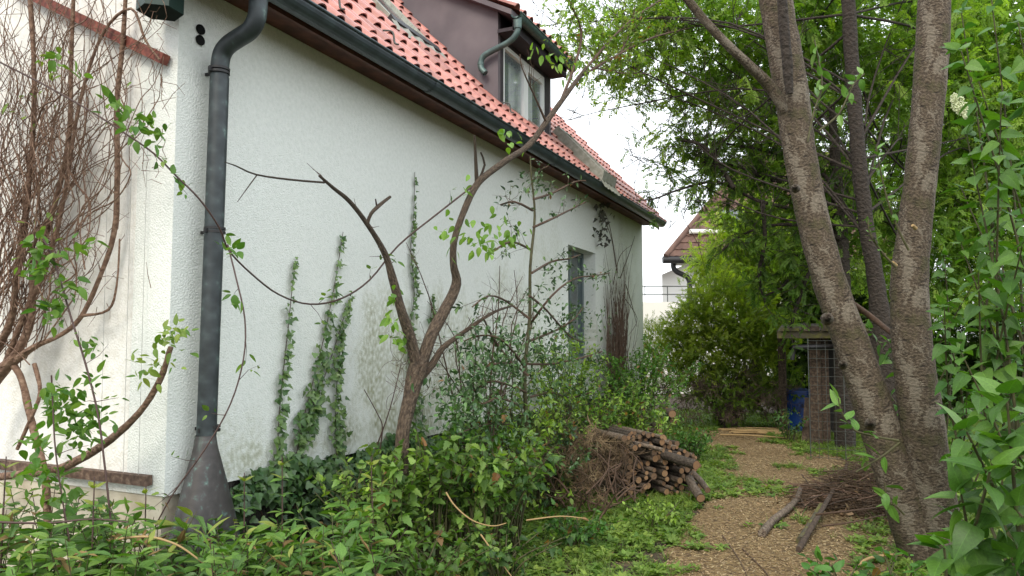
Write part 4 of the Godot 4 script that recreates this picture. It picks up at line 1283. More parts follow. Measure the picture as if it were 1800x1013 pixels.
	for i in 5:
		base = on_ground(hx[i], 15.0)
		t = thing("hedge_shrub", labels[i], "hedge", base, "hedge shrubs at the back of the garden")
		mb = MB.new()
		for j in 9:
			var a := rf(0, TAU)
			mb.tube(spline([base + Vector3(cos(a), -0.1, sin(a)) * rf(0.05, 0.5), base + Vector3(cos(a) * 0.5, 0.9, sin(a) * 0.5), base + Vector3(cos(a) * 0.7, rf(1.5, 2.2), sin(a) * 0.7)], 3), radii([0.05, 0.035, 0.01], 3), 5, nz, 0.2, false)
		part(t, "stem", mb, M.dark_bark)
		cp = Copies_of.new()
		crown(cp, [[base + Vector3(0, 1.6, 0), 0.95, 1.0], [base + Vector3(0.3, 0.75, 0.2), 0.7, 0.9], [base + Vector3(-0.4, 0.9, -0.1), 0.7, 1.0], [base + Vector3(0.1, 2.4, 0), 0.7, 0.8]], 40.0, 0.25, 6, Vector2(0.2, 0.32), Color(0.05, 0.11, 0.02), Color(0.11, 0.19, 0.03), 0.0)
		scatter(t, "foliage", S.fine.mesh(M.leaf_far), cp)

# ---------------------------------------------------------------- climbers and shrubs by the house
func vine() -> void:
	var base := wz(150, 960, 0.35)
	base.y = 0
	var t := thing("old_vine", "tangled leafless brown vine climbing the gable wall beside the downpipe", "vine", base)
	var nz := FastNoiseLite.new()
	nz.seed = 36; nz.frequency = 9.0; nz.fractal_octaves = 3
	var Z := func(q: Array) -> Array:   # [x, y, z plane, half width]
		var p := []
		var r := []
		for e in q:
			var w := wz(e[0], e[1], e[2])
			p.append(w); r.append(e[3] * depth_of(w) / FOC)
		return [spline(p, 4), radii(r, 4)]
	for q: Array in [
		[[85, 1040, 0.3, 6.5], [80, 850, 0.28, 6.5], [62, 770, 0.25, 6.5], [50, 720, 0.22, 6], [35, 660, 0.2, 6], [10, 640, 0.2, 7], [-30, 690, 0.22, 8], [-60, 800, 0.25, 8.5], [-70, 1060, 0.28, 9]],
		[[-110, 1060, 0.25, 8], [-70, 900, 0.22, 7.5], [-30, 848, 0.2, 7], [30, 835, 0.2, 7], [90, 828, 0.22, 7.5], [140, 808, 0.22, 7.5], [195, 772, 0.22, 7], [245, 725, 0.2, 6], [280, 670, 0.18, 5.5], [300, 610, 0.17, 4.5]],
		[[-30, 700, 0.2, 10], [5, 650, 0.22, 11], [30, 620, 0.2, 8], [55, 560, 0.18, 6], [60, 480, 0.15, 5], [90, 380, 0.12, 4.5], [120, 250, 0.12, 4], [125, 100, 0.12, 3.5], [130, -40, 0.12, 3]],
		[[20, 640, 0.2, 8], [60, 610, 0.2, 5], [105, 590, 0.16, 4], [140, 560, 0.12, 3.8], [170, 500, 0.1, 4], [200, 410, 0.08, 4.5], [206, 300, 0.08, 5], [205, 180, 0.08, 4.5], [215, 80, 0.08, 4], [222, -30, 0.08, 3]],
		[[145, 555, 0.12, 3], [190, 545, 0.1, 2.2], [205, 500, 0.1, 1.8], [210, 420, 0.08, 1.5]],
		[[-10, 620, 0.2, 8], [20, 560, 0.2, 6], [30, 470, 0.18, 5], [50, 330, 0.15, 4.5], [60, 150, 0.15, 4], [50, -40, 0.15, 4]],
		[[10, 640, 0.2, 6], [40, 560, 0.2, 5], [80, 470, 0.16, 4], [110, 360, 0.14, 3.5], [140, 180, 0.12, 3], [180, 60, 0.1, 2.5], [230, 15, 0.1, 2.5], [255, 70, 0.1, 2.2], [280, 105, 0.1, 1.6]],
		[[60, 640, 0.2, 4], [70, 690, 0.22, 3.5], [52, 740, 0.25, 3.2], [30, 790, 0.25, 3]]]:
		var mb := MB.new()
		var l: Array = Z.call(q)
		mb.tube(l[0], l[1], 8, nz, 0.22)
		part(t, "main_stem", mb, M.vine)
	var mb := MB.new()
	for i in 165:   # thin stems wandering up and across
		var x := rf(-60, 150) if i % 3 else rf(-50, 60)
		var y := rf(260, 650) if i % 3 else rf(420, 650)
		if y > 480: x = rf(-50, 80)
		var goal := clampf(rng.randfn(110, 85), -50, 300)
		var zz := rf(0.04, 0.32)
		var p := []
		var drift := rng.randfn(0, 6)
		for k in 11:
			p.append(wz(x, y, maxf(0.03, zz)))
			drift = drift * 0.55 + rng.randfn(0, 16)
			x += (goal - x) * 0.13 + drift
			y -= rf(18, 68)
			zz += rng.randfn(0, 0.035)
			if x > 285: drift = -absf(drift); goal -= 60
			if y < -60: break
		var r := rf(0.0018, 0.0062)
		var ln := spline(p, 3)
		mb.tube(ln, radii([r, r * 0.35], ln.size() - 1), 4, null, 0, false)
	for i in 520:   # short crossing twigs
		var x0 := rng.randfn(130, 80)
		var y0 := rf(0, 560)
		if y0 > 330: x0 = rng.randfn(80, 55)
		var a := wz(clampf(x0, -30, 285), y0, rf(0.04, 0.3))
		var d := rdir()
		d.z *= 0.4
		var l := rf(0.06, 0.26)
		var b := a + d * l * 0.5 + rdir() * 0.02
		var c := b + (d + rdir() * 0.6).normalized() * l * 0.5
		b.z = maxf(b.z, 0.03); c.z = maxf(c.z, 0.03)
		mb.tube(PackedVector3Array([a, b, c]), PackedFloat32Array([0.0022, 0.0018, 0.001]), 3, null, 0, false)
	var tg := part(t, "thin_stem_tangle", mb, M.vine)
	tg.set_meta("kind", "stuff")
	# a few fresh leaves at the arched tip and in the tangle
	var cp := Copies_of.new()
	for q: Array in [[300, 600, 0.2, 16, 26], [275, 640, 0.22, 18, 20], [250, 655, 0.22, 14, 14], [80, 395, 0.3, 18, 10], [95, 110, 0.2, 20, 10], [60, 160, 0.2, 26, 8], [30, 190, 0.2, 20, 6], [290, 590, 0.2, 8, 10]]:
		for i in int(q[4]):
			var p := wz(q[0] + rng.randfn(0, q[3]), q[1] + rng.randfn(0, q[3]), q[2] + rf(-0.05, 0.08))
			cp.add(grow(p, rdir() - Vector3.UP * 0.2, Vector3.UP + Vector3(0, 0, 0.7) + rdir() * 0.6, rf(0.035, 0.07)), tint(Color(0.11, 0.22, 0.04), Color(0.28, 0.36, 0.07)))
	scatter(t, "foliage", S.ovate.mesh(M.leaf), cp)

func roses() -> void:
	var specs := [
		["long arching rose cane running from the gable tangle across the wall to the fruit tree", [[-40, 90, 3.9], [60, 140, 3.85], [150, 190, 3.8], [220, 235, 3.75], [270, 270, 3.75], [310, 310, 3.75], [350, 350, 3.8], [385, 400, 3.9], [402, 440, 4.0], [440, 480, 4.2], [490, 518, 4.5], [545, 535, 4.8], [600, 525, 5.1], [650, 492, 5.3], [700, 432, 5.4], [770, 375, 5.5], [838, 322, 5.7]], 2.6, [[200, 190, 24, 20], [265, 225, 30, 26], [240, 215, 20, 14], [310, 310, 12, 6], [405, 430, 14, 9], [680, 460, 14, 5], [130, 115, 16, 6], [90, 105, 16, 8]]],
		["thin rose cane hanging down in front of the downpipe shoe", [[400, 430, 4.0], [415, 490, 3.95], [430, 560, 3.9], [428, 630, 3.85], [405, 710, 3.8], [360, 790, 3.75], [300, 875, 3.7], [260, 960, 3.7], [245, 1060, 3.7]], 2.4, [[415, 525, 10, 5], [412, 440, 12, 8]]],
		["upright leafy rose cane before the gable wall, leaning over the ledge board", [[225, 1100, 3.4], [200, 960, 3.45], [185, 830, 3.5], [172, 730, 3.55], [150, 640, 3.6], [125, 560, 3.65], [95, 460, 3.7], [75, 420, 3.7]], 3.2, [[70, 470, 26, 40], [120, 500, 20, 22], [95, 540, 20, 18], [150, 610, 16, 10], [110, 700, 30, 46], [150, 740, 28, 44], [130, 760, 26, 30], [80, 720, 22, 20], [160, 670, 16, 12], [90, 560, 16, 10], [60, 430, 12, 12], [150, 430, 14, 14]]],
		["slender rose cane rising left of the upright leafy one", [[150, 1080, 3.3], [120, 940, 3.4], [98, 800, 3.45], [92, 700, 3.5], [90, 660, 3.5]], 2.4, [[70, 780, 26, 26], [90, 690, 16, 14], [60, 830, 26, 26], [110, 860, 26, 22]]]]
	for s: Array in specs:
		var pts: Array = s[1]
		var low: Array = pts[-1] if s[0].begins_with("thin") else pts[0]
		var base := at(low[0], low[1], low[2])
		if base.y < 1.0: base.y = 0.0
		var t := thing("rose_cane", s[0], "rose", base, "")
		var mb := MB.new()
		var q := []
		for e in pts: q.append([e[0], e[1], e[2], s[2] * 0.62])
		var ln := limb_d(mb, q, 4, 6)
		var tips := twigs_on(mb, ln, 0.1, 8, 0.13, 0.0022)
		part(t, "cane", mb, M.cane)
		var cp := Copies_of.new()
		var dd: float = pts[pts.size() / 2][2]
		for g: Array in s[3]:
			for i in int(g[3]):
				var dz := dd
				for e in pts: if absf(e[0] - g[0]) < 60: dz = e[2]
				var p := at(g[0] + rng.randfn(0, g[2] * 0.7), g[1] + rng.randfn(0, g[2] * 0.6), dz + rf(-0.1, 0.1))
				cp.add(grow(p, rdir() - Vector3.UP * 0.1, Vector3.UP + rdir() * 0.7, rf(0.04, 0.075)), tint(Color(0.065, 0.17, 0.03), Color(0.17, 0.30, 0.05)))
		for tp in tips: leaves_along(cp, tp[0], tp[1], 3, 0.05, Color(0.08, 0.19, 0.03), Color(0.2, 0.3, 0.06))
		scatter(t, "foliage", S.ovate.mesh(M.leaf), cp)

func ivy() -> void:
	var ca := Color(0.045, 0.105, 0.030)
	var cb := Color(0.115, 0.19, 0.055)
	# path on the wall, spread in pixels at foot and tip, leaves
	for s: Array in [
		["slim ivy strand on the white wall, first to the right of the downpipe", [[[486, 830], [490, 740], [497, 660], [505, 590], [512, 520], [519, 458]]], 11, 150],
		["thickest ivy strand on the white wall, forked, second from the downpipe", [[[515, 830], [535, 730], [553, 660], [570, 590], [588, 500], [603, 408]], [[530, 760], [560, 690], [585, 620], [602, 565], [616, 525]]], 19, 430],
		["short ivy strand on the white wall, third from the downpipe", [[[592, 830], [590, 750], [591, 690], [596, 630], [603, 578]]], 14, 190],
		["tall thin ivy strand climbing the wall behind the fruit tree's fork", [[[735, 800], [728, 700], [716, 610], [728, 520], [722, 440], [727, 380], [729, 303]]], 10, 260],
		["faint ivy strand on the wall just right of the fruit tree trunk", [[[733, 800], [742, 740], [740, 690]], [[757, 560], [760, 520]]], 8, 80]]:
		var f := wx(s[1][0][0][0], s[1][0][0][1], 0.02)
		var t := thing("ivy_strand", s[0], "ivy", Vector3(0.02, f.y, f.z), "ivy strands on the white wall")
		var mb := MB.new()
		var cp := Copies_of.new()
		for br: Array in s[1]:
			var p := []
			for e in br: p.append(wx(e[0], e[1], 0.015))
			var ln := spline(p, 5)
			mb.tube(ln, radii([0.004, 0.0025], ln.size() - 1), 4, null, 0, false)
			var n: int = s[3] / s[1].size()
			for i in n:
				var k := pow(rng.randf(), 1.35)
				var b: Vector3 = ln[int(k * (ln.size() - 1))]
				var w: float = s[2] * (1.25 - 1.05 * k) * 0.0038
				var q := b + Vector3(rf(0.008, 0.045 * (1.2 - k)), rng.randfn(0, 0.03), rng.randfn(0, w * 0.75))
				cp.add(grow(q, Vector3(0.35, rf(-1.0, 0.4), rf(-0.9, 0.9)), Vector3(1, 0.5, 0.2) + rdir() * 0.5, rf(0.03, 0.062) * (1.1 - 0.35 * k)), tint(ca, cb.lerp(Color(0.16, 0.25, 0.06), k)))
		part(t, "stem", mb, M.cane)
		scatter(t, "foliage", S.ivy.mesh(M.glossy), cp)
	# the mat of ivy over the plinth
	var t := thing("ivy_mat", "dark ivy mat hanging over the stone plinth under the white wall", "ivy", Vector3(0.0, 0.0, -1.3))
	var mb := MB.new()
	var cp := Copies_of.new()
	for i in 3400:
		var z := rf(-0.42, -4.5)
		var y := 0.70 - absf(rng.randfn(0, 0.2)) + 0.06 * sin(z * 5.0) + 0.03 * sin(z * 17.0)
		if y < 0.02: continue
		# bare stretch of plinth
		if pow((z + 0.72) / 0.17, 2) + pow((y - 0.33) / 0.2, 2) < 1.0: continue
		cp.add(grow(Vector3(-0.02 + absf(rng.randfn(0, 0.07)), y, z), Vector3(0.5, rf(-1.0, 0.2), rf(-0.8, 0.8)), Vector3(1, 0.6, 0.2) + rdir() * 0.5, rf(0.04, 0.075)), tint(Color(0.028, 0.075, 0.022), Color(0.075, 0.145, 0.04)))
	for i in 20:
		var z := -0.5 - 0.18 * i
		mb.tube(spline([Vector3(0.0, 0.0, z), Vector3(0.02, 0.35, z + rf(-0.1, 0.1)), Vector3(0.015, 0.62, z + rf(-0.2, 0.2))], 3), radii([0.008, 0.006, 0.003], 3), 5, null, 0, false)
	part(t, "stem", mb, M.cane)
	scatter(t, "foliage", S.ivy.mesh(M.glossy), cp)
	# dead climber at the far end of the wall
	t = thing("dead_climber", "dry brown bundle of dead climber stems on the wall beyond the window", "climber", wx(1085, 640, 0.05))
	mb = MB.new()
	for i in 150:
		var x0 := rng.randfn(1085, 11)
		var x1 := rng.randfn(1086, 13)
		var y1 := rf(490, 600) if rng.randf() < 0.8 else rf(420, 520)
		var p := []
		for k in 5:
			var f := k / 4.0
			p.append(wx(lerpf(x0, x1, f) + rng.randfn(0, 3), lerpf(745, y1, f), rf(0.04, 0.3)))
		mb.tube(spline(p, 2), radii([0.006, 0.005, 0.005, 0.004, 0.002], 2), 3, null, 0, false)
	for q: Array in [[[1078, 500], [1090, 450], [1112, 430]], [[1085, 480], [1078, 430], [1068, 385], [1052, 360]], [[1100, 500], [1112, 540], [1120, 575]], [[1090, 490], [1108, 440], [1116, 415]], [[1095, 520], [1120, 560], [1105, 590]], [[1060, 380], [1075, 420], [1082, 470]]]:
		var p := []
		for e in q: p.append(wx(e[0], e[1], rf(0.03, 0.12)))
		mb.tube(spline(p, 4), radii([0.008, 0.003], 4 * (p.size() - 1)), 4, null, 0, false)
	part(t, "dry_stem", mb, M.twig)
	cp = Copies_of.new()
	for i in 60:
		cp.add(grow(wx(rng.randfn(1058, 7), rf(355, 430), rf(0.04, 0.12)), rdir() - Vector3.UP, rdir(), rf(0.05, 0.09)), tint(Color(0.05, 0.05, 0.04), Color(0.10, 0.10, 0.07)))
	scatter(t, "foliage", S.ivy.mesh(M.dry), cp)

func holly() -> void:
	var base := wx(925, 800, 0.9)
	base.y = 0
	var t := thing("holly", "slender dark-leaved holly with open branches before the wall window", "shrub", base)
	var mb := MB.new()
	var cp := Copies_of.new()
	var X := 0.9
	limb(mb, [[921, 860, X, 4.5], [926, 760, X, 4], [922, 660, X, 3.6], [931, 560, X, 3.1], [932, 470, X, 2.7], [940, 380, X, 2.2], [934, 310, X, 1.6], [932, 275, X, 1.1]], 4, 7)
	part(t, "stem", mb, M.green_cane)
	mb = MB.new()
	var dark := Color(0.035, 0.085, 0.03)
	var lite := Color(0.105, 0.19, 0.062)
	for q: Array in [
		[[932, 570], [970, 520], [1010, 490], [1045, 485], [1072, 480]], [[930, 600], [980, 580], [1010, 560], [1025, 540]], [[928, 660], [900, 640], [870, 640], [840, 650]], [[928, 640], [970, 640], [1020, 630], [1058, 618]], [[930, 560], [890, 530], [860, 520], [830, 540]], [[926, 700], [970, 690], [1000, 700], [1040, 690]], [[926, 720], [880, 700], [850, 710], [820, 700]], [[935, 480], [970, 460], [1000, 455], [1020, 448]], [[937, 400], [970, 385], [1000, 370], [1030, 355]], [[936, 370], [905, 355], [880, 360]], [[938, 350], [970, 340], [1010, 320], [1030, 318]], [[926, 760], [880, 745], [840, 750], [800, 765]], [[926, 780], [970, 760], [1010, 770]], [[935, 440], [900, 425], [870, 440]], [[930, 520], [960, 545], [1000, 590], [1020, 600]], [[900, 640], [870, 600], [850, 560]], [[936, 320], [950, 300], [965, 292]], [[925, 650], [885, 600], [845, 590], [815, 600]], [[925, 690], [870, 670], [830, 690], [800, 720]]]:
		var pts := []
		for e in q: pts.append([e[0], e[1], X + rf(-0.15, 0.25), 2.4 - 0.4 * pts.size()])
		var ln := limb(mb, pts, 3, 5)
		var low := clampf((q[0][1] - 300.0) / 400.0, 0.15, 1.0)
		for tp in twigs_on(mb, ln, 0.15, 7, 0.22, 0.0022): leaves_along(cp, tp[0], tp[1], int(4 + 7 * low), 0.045, dark, lite, 0.01, 0.1)
		for k in ln.size() - 1: leaves_along(cp, ln[k], ln[k + 1], int(1 + 1.6 * low), 0.045, dark, lite, 0.012, 0.1)
	part(t, "branch", mb, M.twig)
	for q: Array in [[850, 690, 40, 200], [810, 740, 40, 170], [900, 720, 36, 200], [880, 640, 30, 110], [835, 610, 26, 80], [980, 640, 36, 110], [1010, 560, 26, 70], [930, 660, 36, 140], [985, 480, 26, 60], [1050, 490, 22, 50], [1000, 700, 40, 200], [935, 320, 20, 40], [850, 640, 38, 240], [815, 690, 38, 240], [900, 600, 34, 140], [960, 600, 38, 160], [1010, 640, 34, 160], [880, 765, 40, 240], [1040, 560, 26, 70], [950, 530, 30, 60]]:
		for i in int(q[3]):
			cp.add(grow(wx(q[0] + rng.randfn(0, q[2] * 0.75), q[1] + rng.randfn(0, q[2] * 0.6), X + rf(-0.4, 0.3)), rdir() - Vector3.UP * 0.1, Vector3.UP + rdir() * 0.7, rf(0.03, 0.058)), tint(dark, lite, 0.2))
	scatter(t, "foliage", S.holly.mesh(M.glossy), cp)

func understory() -> void:
	var bb := wx(850, 790, 0.7)
	bb.y = 0
	var bt := thing("bare_shrub", "thin bare brown shrub stems between fruit tree and holly", "shrub", bb)
	var bm := MB.new()
	for i in 15:
		var x0 := rf(815, 890)
		var x1 := x0 + rng.randfn(10, 60)
		var y1 := rf(420, 640)
		var X := rf(0.45, 0.85)
		var ln := limb(bm, [[x0, 800, X, 1.5], [lerpf(x0, x1, 0.3) + rf(-18, 18), lerpf(800, y1, 0.4), X, 1.3], [lerpf(x0, x1, 0.7) + rf(-24, 24), lerpf(800, y1, 0.75), X, 1.0], [x1, y1, X, 0.5]], 3, 4)
		for tw in twigs_on(bm, ln, 0.25, 9, 0.26, 0.0015): twigs_on(bm, PackedVector3Array([tw[0], tw[0].lerp(tw[1], 0.5), tw[1]]), 0.1, 2, 0.12, 0.001)
	part(bt, "stem", bm, M.twig)
	var g := "shrubs growing along the wall"
	var A := Color(0.10, 0.20, 0.04)
	var B := Color(0.225, 0.355, 0.07)
	var bright := Color(0.33, 0.49, 0.085)
	# called, label, px, depth, top row, radius, stems, leaf length, leaves, colours, material
	for s: Array in [
		["leafy_shrub", "bright green shrub with small round leaves under the wall window", 1000, 8.6, 575, 0.6, 18, 0.065, 1900, B, bright, "leaf"],
		["leafy_shrub", "fresh green feathery shrub at the far house corner", 1125, 10.4, 590, 0.95, 24, 0.055, 4000, Color(0.075, 0.2, 0.03), Color(0.15, 0.31, 0.05), "leaf"],
		["leafy_shrub", "green shrub with pale leaves behind the log pile", 1085, 8.2, 650, 0.7, 20, 0.055, 2500, A, B, "leaf"],
		["leafy_shrub", "yellow-green young shrub beside the holly's foot", 935, 6.7, 662, 0.32, 9, 0.075, 330, B, bright, "leaf"],
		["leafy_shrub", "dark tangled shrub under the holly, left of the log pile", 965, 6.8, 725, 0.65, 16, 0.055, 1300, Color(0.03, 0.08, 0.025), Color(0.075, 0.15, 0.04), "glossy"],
		["bramble", "bramble with broad toothed leaves at the foot of the fruit tree", 770, 5.0, 735, 0.5, 12, 0.085, 420, A, B, "leaf"],
		["bramble", "bright broad-leaved bramble to the right of the fruit tree trunk", 805, 5.6, 690, 0.42, 10, 0.075, 420, Color(0.09, 0.22, 0.03), Color(0.16, 0.33, 0.05), "leaf"],
		["bramble", "dense bramble in the middle of the bed before the holly", 860, 5.1, 735, 0.6, 14, 0.08, 620, A, B, "leaf"],
		["bramble", "pale-leaved bramble arching beside the dry brush", 895, 5.3, 750, 0.42, 12, 0.07, 480, Color(0.075, 0.17, 0.045), Color(0.14, 0.25, 0.07), "leaf"],
		["bramble", "low bramble in front of the ivy-covered plinth", 690, 4.7, 775, 0.5, 12, 0.08, 420, A, B, "leaf"],
		["bramble", "sprawling bramble in the front of the bed, below the fruit tree", 745, 4.3, 905, 0.45, 12, 0.06, 300, A, Color(0.12, 0.23, 0.04), "leaf"],
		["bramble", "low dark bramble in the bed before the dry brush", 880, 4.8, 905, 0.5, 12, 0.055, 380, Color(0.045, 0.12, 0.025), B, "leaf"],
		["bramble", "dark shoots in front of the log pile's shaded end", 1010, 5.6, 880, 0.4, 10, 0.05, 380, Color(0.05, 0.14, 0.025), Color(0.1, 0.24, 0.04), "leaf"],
		["leafy_shrub", "bright leafy sapling behind the log stack's shaded shoulder", 1120, 8.0, 690, 0.4, 12, 0.06, 520, B, bright, "leaf"],
		["leafy_shrub", "light green bushy shrub rising between fruit tree and dry cuttings", 905, 6.2, 672, 0.4, 13, 0.06, 620, B, bright, "leaf"],
		["leafy_shrub", "loose pale-green shrub beside the holly stem, in front of the window", 975, 7.0, 640, 0.42, 14, 0.055, 800, B, bright, "leaf"],
		["leafy_shrub", "leafy light shrub above the dry cuttings and logs", 1050, 7.7, 640, 0.45, 14, 0.055, 900, Color(0.10, 0.24, 0.035), bright, "leaf"],
		["leafy_shrub", "light green shrub hiding the fruit tree's foot", 700, 4.9, 765, 0.3, 10, 0.065, 260, B, bright, "leaf"],
		["leafy_shrub", "loose yellow-green shrub before the ivy mat, left of the fruit tree", 640, 4.5, 800, 0.3, 9, 0.065, 220, B, bright, "leaf"],
		["leafy_shrub", "low fresh weeds clump in front of the log ends", 1150, 6.2, 878, 0.3, 10, 0.05, 240, B, bright, "leaf"],
		["leafy_shrub", "dense grassy-green plant between log pile and path end", 1215, 9.3, 748, 0.4, 16, 0.05, 900, Color(0.06, 0.17, 0.03), Color(0.12, 0.25, 0.045), "leaf"],
		["leafy_shrub", "small leafy plant at the foot of the blue barrel", 1385, 11.2, 715, 0.35, 8, 0.06, 240, Color(0.06, 0.15, 0.04), Color(0.11, 0.23, 0.06), "leaf"],
		["leafy_shrub", "low leafy clump beside the brush heap, in front of the trunks", 1470, 4.35, 965, 0.3, 9, 0.085, 90, Color(0.065, 0.18, 0.03), Color(0.11, 0.26, 0.045), "leaf"],
		["leafy_shrub", "young leafy clump between the twin trunks' base and the lilac", 1560, 4.2, 955, 0.25, 7, 0.085, 60, Color(0.065, 0.18, 0.03), Color(0.11, 0.26, 0.045), "leaf"]]:
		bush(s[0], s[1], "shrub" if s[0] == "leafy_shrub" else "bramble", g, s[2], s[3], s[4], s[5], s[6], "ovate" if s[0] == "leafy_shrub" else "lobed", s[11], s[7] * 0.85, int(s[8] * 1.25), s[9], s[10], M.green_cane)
	# dry brown conifer cuttings thrown over the logs
	var base := on_ground(1050, 6.7)
	var t := thing("dry_cuttings", "heap of dry brown conifer cuttings leaning on the log pile", "brushwood", base)
	var cp := Copies_of.new()
	var mb := MB.new()
	for i in 60:
		var a := base + Vector3(rf(-0.45, 0.35), rf(0.0, 0.35), rf(-0.5, 0.4))
		var b := a + Vector3(rf(-0.35, 0.35), rf(0.05, 0.4), rf(-0.35, 0.35))
		mb.tube(spline([a, a.lerp(b, 0.5) + rdir() * 0.05, b], 3), radii([0.01, 0.007, 0.003], 3), 5, null, 0, false)
	part(t, "branch", mb, M.twig)
	crown(cp, [clump(1030, 795, 6.9, 0.32, 0.75), clump(1005, 830, 6.7, 0.31, 0.7), clump(1060, 810, 7.0, 0.2, 0.8), clump(1045, 760, 6.8, 0.2, 0.6), clump(985, 815, 6.5, 0.24, 0.6), clump(1040, 840, 6.5, 0.24, 0.6), clump(1080, 790, 7.0, 0.2, 0.7), clump(1010, 775, 6.8, 0.16, 0.6), clump(1095, 770, 7.0, 0.14, 0.6), clump(1020, 855, 6.6, 0.2, 0.5)], 120.0, 0.15, 6, Vector2(0.10, 0.30), Color(0.10, 0.062, 0.032), Color(0.30, 0.21, 0.12), 0.2)
	scatter(t, "foliage", S.dry.mesh(M.dry), cp)

# ---------------------------------------------------------------- wood, sticks, shed
func log_thing(label: String, group: String, a: Vector3, b: Vector3, r: float) -> void:
	var t := thing("log", label, "log", a.lerp(b, 0.5) - Vector3(0, r, 0), group)
	var k := rng.randi() % 3
	var nz := FastNoiseLite.new()
	nz.seed = rng.randi() % 999; nz.frequency = 12.0
	var mb := MB.new()
	var mid := a.lerp(b, 0.5) + rdir() * r * 0.25
	mb.tube(spline([a, mid, b], 3), radii([r, r * rf(0.92, 1.06), r * rf(0.85, 1.0)], 3), 12, nz, 0.16, false)
	part(t, "bark", mb, M.log_bark[k])
	var d := (b - a).normalized()
	var x := d.cross(Vector3(0.31, 0.2, 0.93)).normalized()
	for e in 2:
		var o := a if e == 0 else b
		var nn := -d if e == 0 else d
		mb = MB.new()
		var y := d.cross(x)
		var c := mb.vert(o + nn * 0.004, nn, Vector2(0.5, 0.5))
		for s in 13:
			var g := TAU * s / 12.0
			mb.vert(o + nn * 0.003 + (x * cos(g) + y * sin(g)) * r * 0.97, nn, Vector2(0.5 + 0.5 * cos(g), 0.5 + 0.5 * sin(g)))
		for s in 12:
			if e == 0: mb.tri(c, c + 1 + s, c + 2 + s)
			else: mb.tri(c, c + 2 + s, c + 1 + s)
		part(t, "cut_end", mb, M.log_end[rng.randi() % 3])

func woodpile() -> void:
	var A := gy(1112, 884)
	var B := gy(1236, 872)
	var row := (B - A).normalized()
	var axis := row.cross(Vector3.UP).normalized()
	if axis.dot(cam_p - A) < 0: axis = -axis
	var L := A.distance_to(B)
	var placed := []
	var tries := 0
	while placed.size() < 135 and tries < 40000:   # drop round logs into a stack, lowest first
		tries += 1
		var r := rf(0.018, 0.038)
		var x := rf(-0.12, L - 0.04)
		var y := r
		for it in 3:
			for e: Vector3 in placed:
				var dx := x - e.x
				var rr := r + e.z
				if absf(dx) < rr: y = maxf(y, e.y + sqrt(rr * rr - dx * dx))
		var limit := 0.66 - 0.42 * maxf(0.0, x / L - 0.3)
		if y + r > limit: continue
		placed.append(Vector3(x, y, r))
	for e: Vector3 in placed:
		var o := A + row * e.x + Vector3(0, e.y, 0) + axis * rf(-0.09, 0.05)
		var back := -axis.rotated(Vector3.UP, rf(-0.05, 0.05)) * rf(0.5, 0.75)
		var size_word := "thin" if e.z < 0.026 else ("middling" if e.z < 0.034 else "thick")
		var row_word := "at the bottom" if e.y < 0.12 else ("low" if e.y < 0.24 else ("halfway up" if e.y < 0.38 else "near the top"))
		var side_word := "shaded end" if e.x < L * 0.33 else ("middle" if e.x < L * 0.66 else "path end")
		log_thing("%s sawn log %s in the %s of the near stack" % [size_word, row_word, side_word], "sawn logs in the near stack", o + back, o, e.z)
	# longer pieces thrown on top and in front
	for q: Array in [
		["long thin pole lying on top of the near log stack", [1085, 772, 7.3], [1166, 792, 6.9], 0.022],
		["thick split log lying across the top of the near stack", [1100, 778, 7.4], [1150, 796, 7.1], 0.042],
		["mossy thick log on the shaded shoulder of the near stack", [1085, 800, 7.4], [1125, 818, 7.1], 0.04],
		["dark log resting on the near stack with its end over the path", [1168, 800, 7.2], [1224, 818, 6.8], 0.045],
		["thick grey log leaning down the path side of the near stack", [1212, 842, 7.0], [1232, 876, 6.65], 0.042],
		["reddish branch at the foot of the stack's path end", [1218, 832, 7.3], [1244, 862, 6.9], 0.03],
		["upright-cut short log on the back of the stack", [1140, 770, 7.9], [1165, 772, 7.6], 0.05],
		["pale round log behind the stack", [1168, 782, 7.9], [1176, 780, 7.6], 0.035],
		["long mossy branch lying behind the stack, uppermost", [1092, 755, 8.6], [1160, 748, 8.2], 0.04],
		["bent branch piece lying behind the stack, below the uppermost", [1110, 764, 8.4], [1160, 758, 8.0], 0.035],
		["short log behind the stack at the grassy plant", [1160, 774, 8.4], [1190, 780, 8.0], 0.032],
		["sawn red log end among leaves far behind the stack", [1165, 715, 10.2], [1182, 728, 9.8], 0.055],
		["second red log below the far shrub", [1180, 725, 10.3], [1184, 740, 9.9], 0.05]]:
		log_thing(q[0], "", at(q[1][0], q[1][1], q[1][2]), at(q[2][0], q[2][1], q[2][2]), q[3])

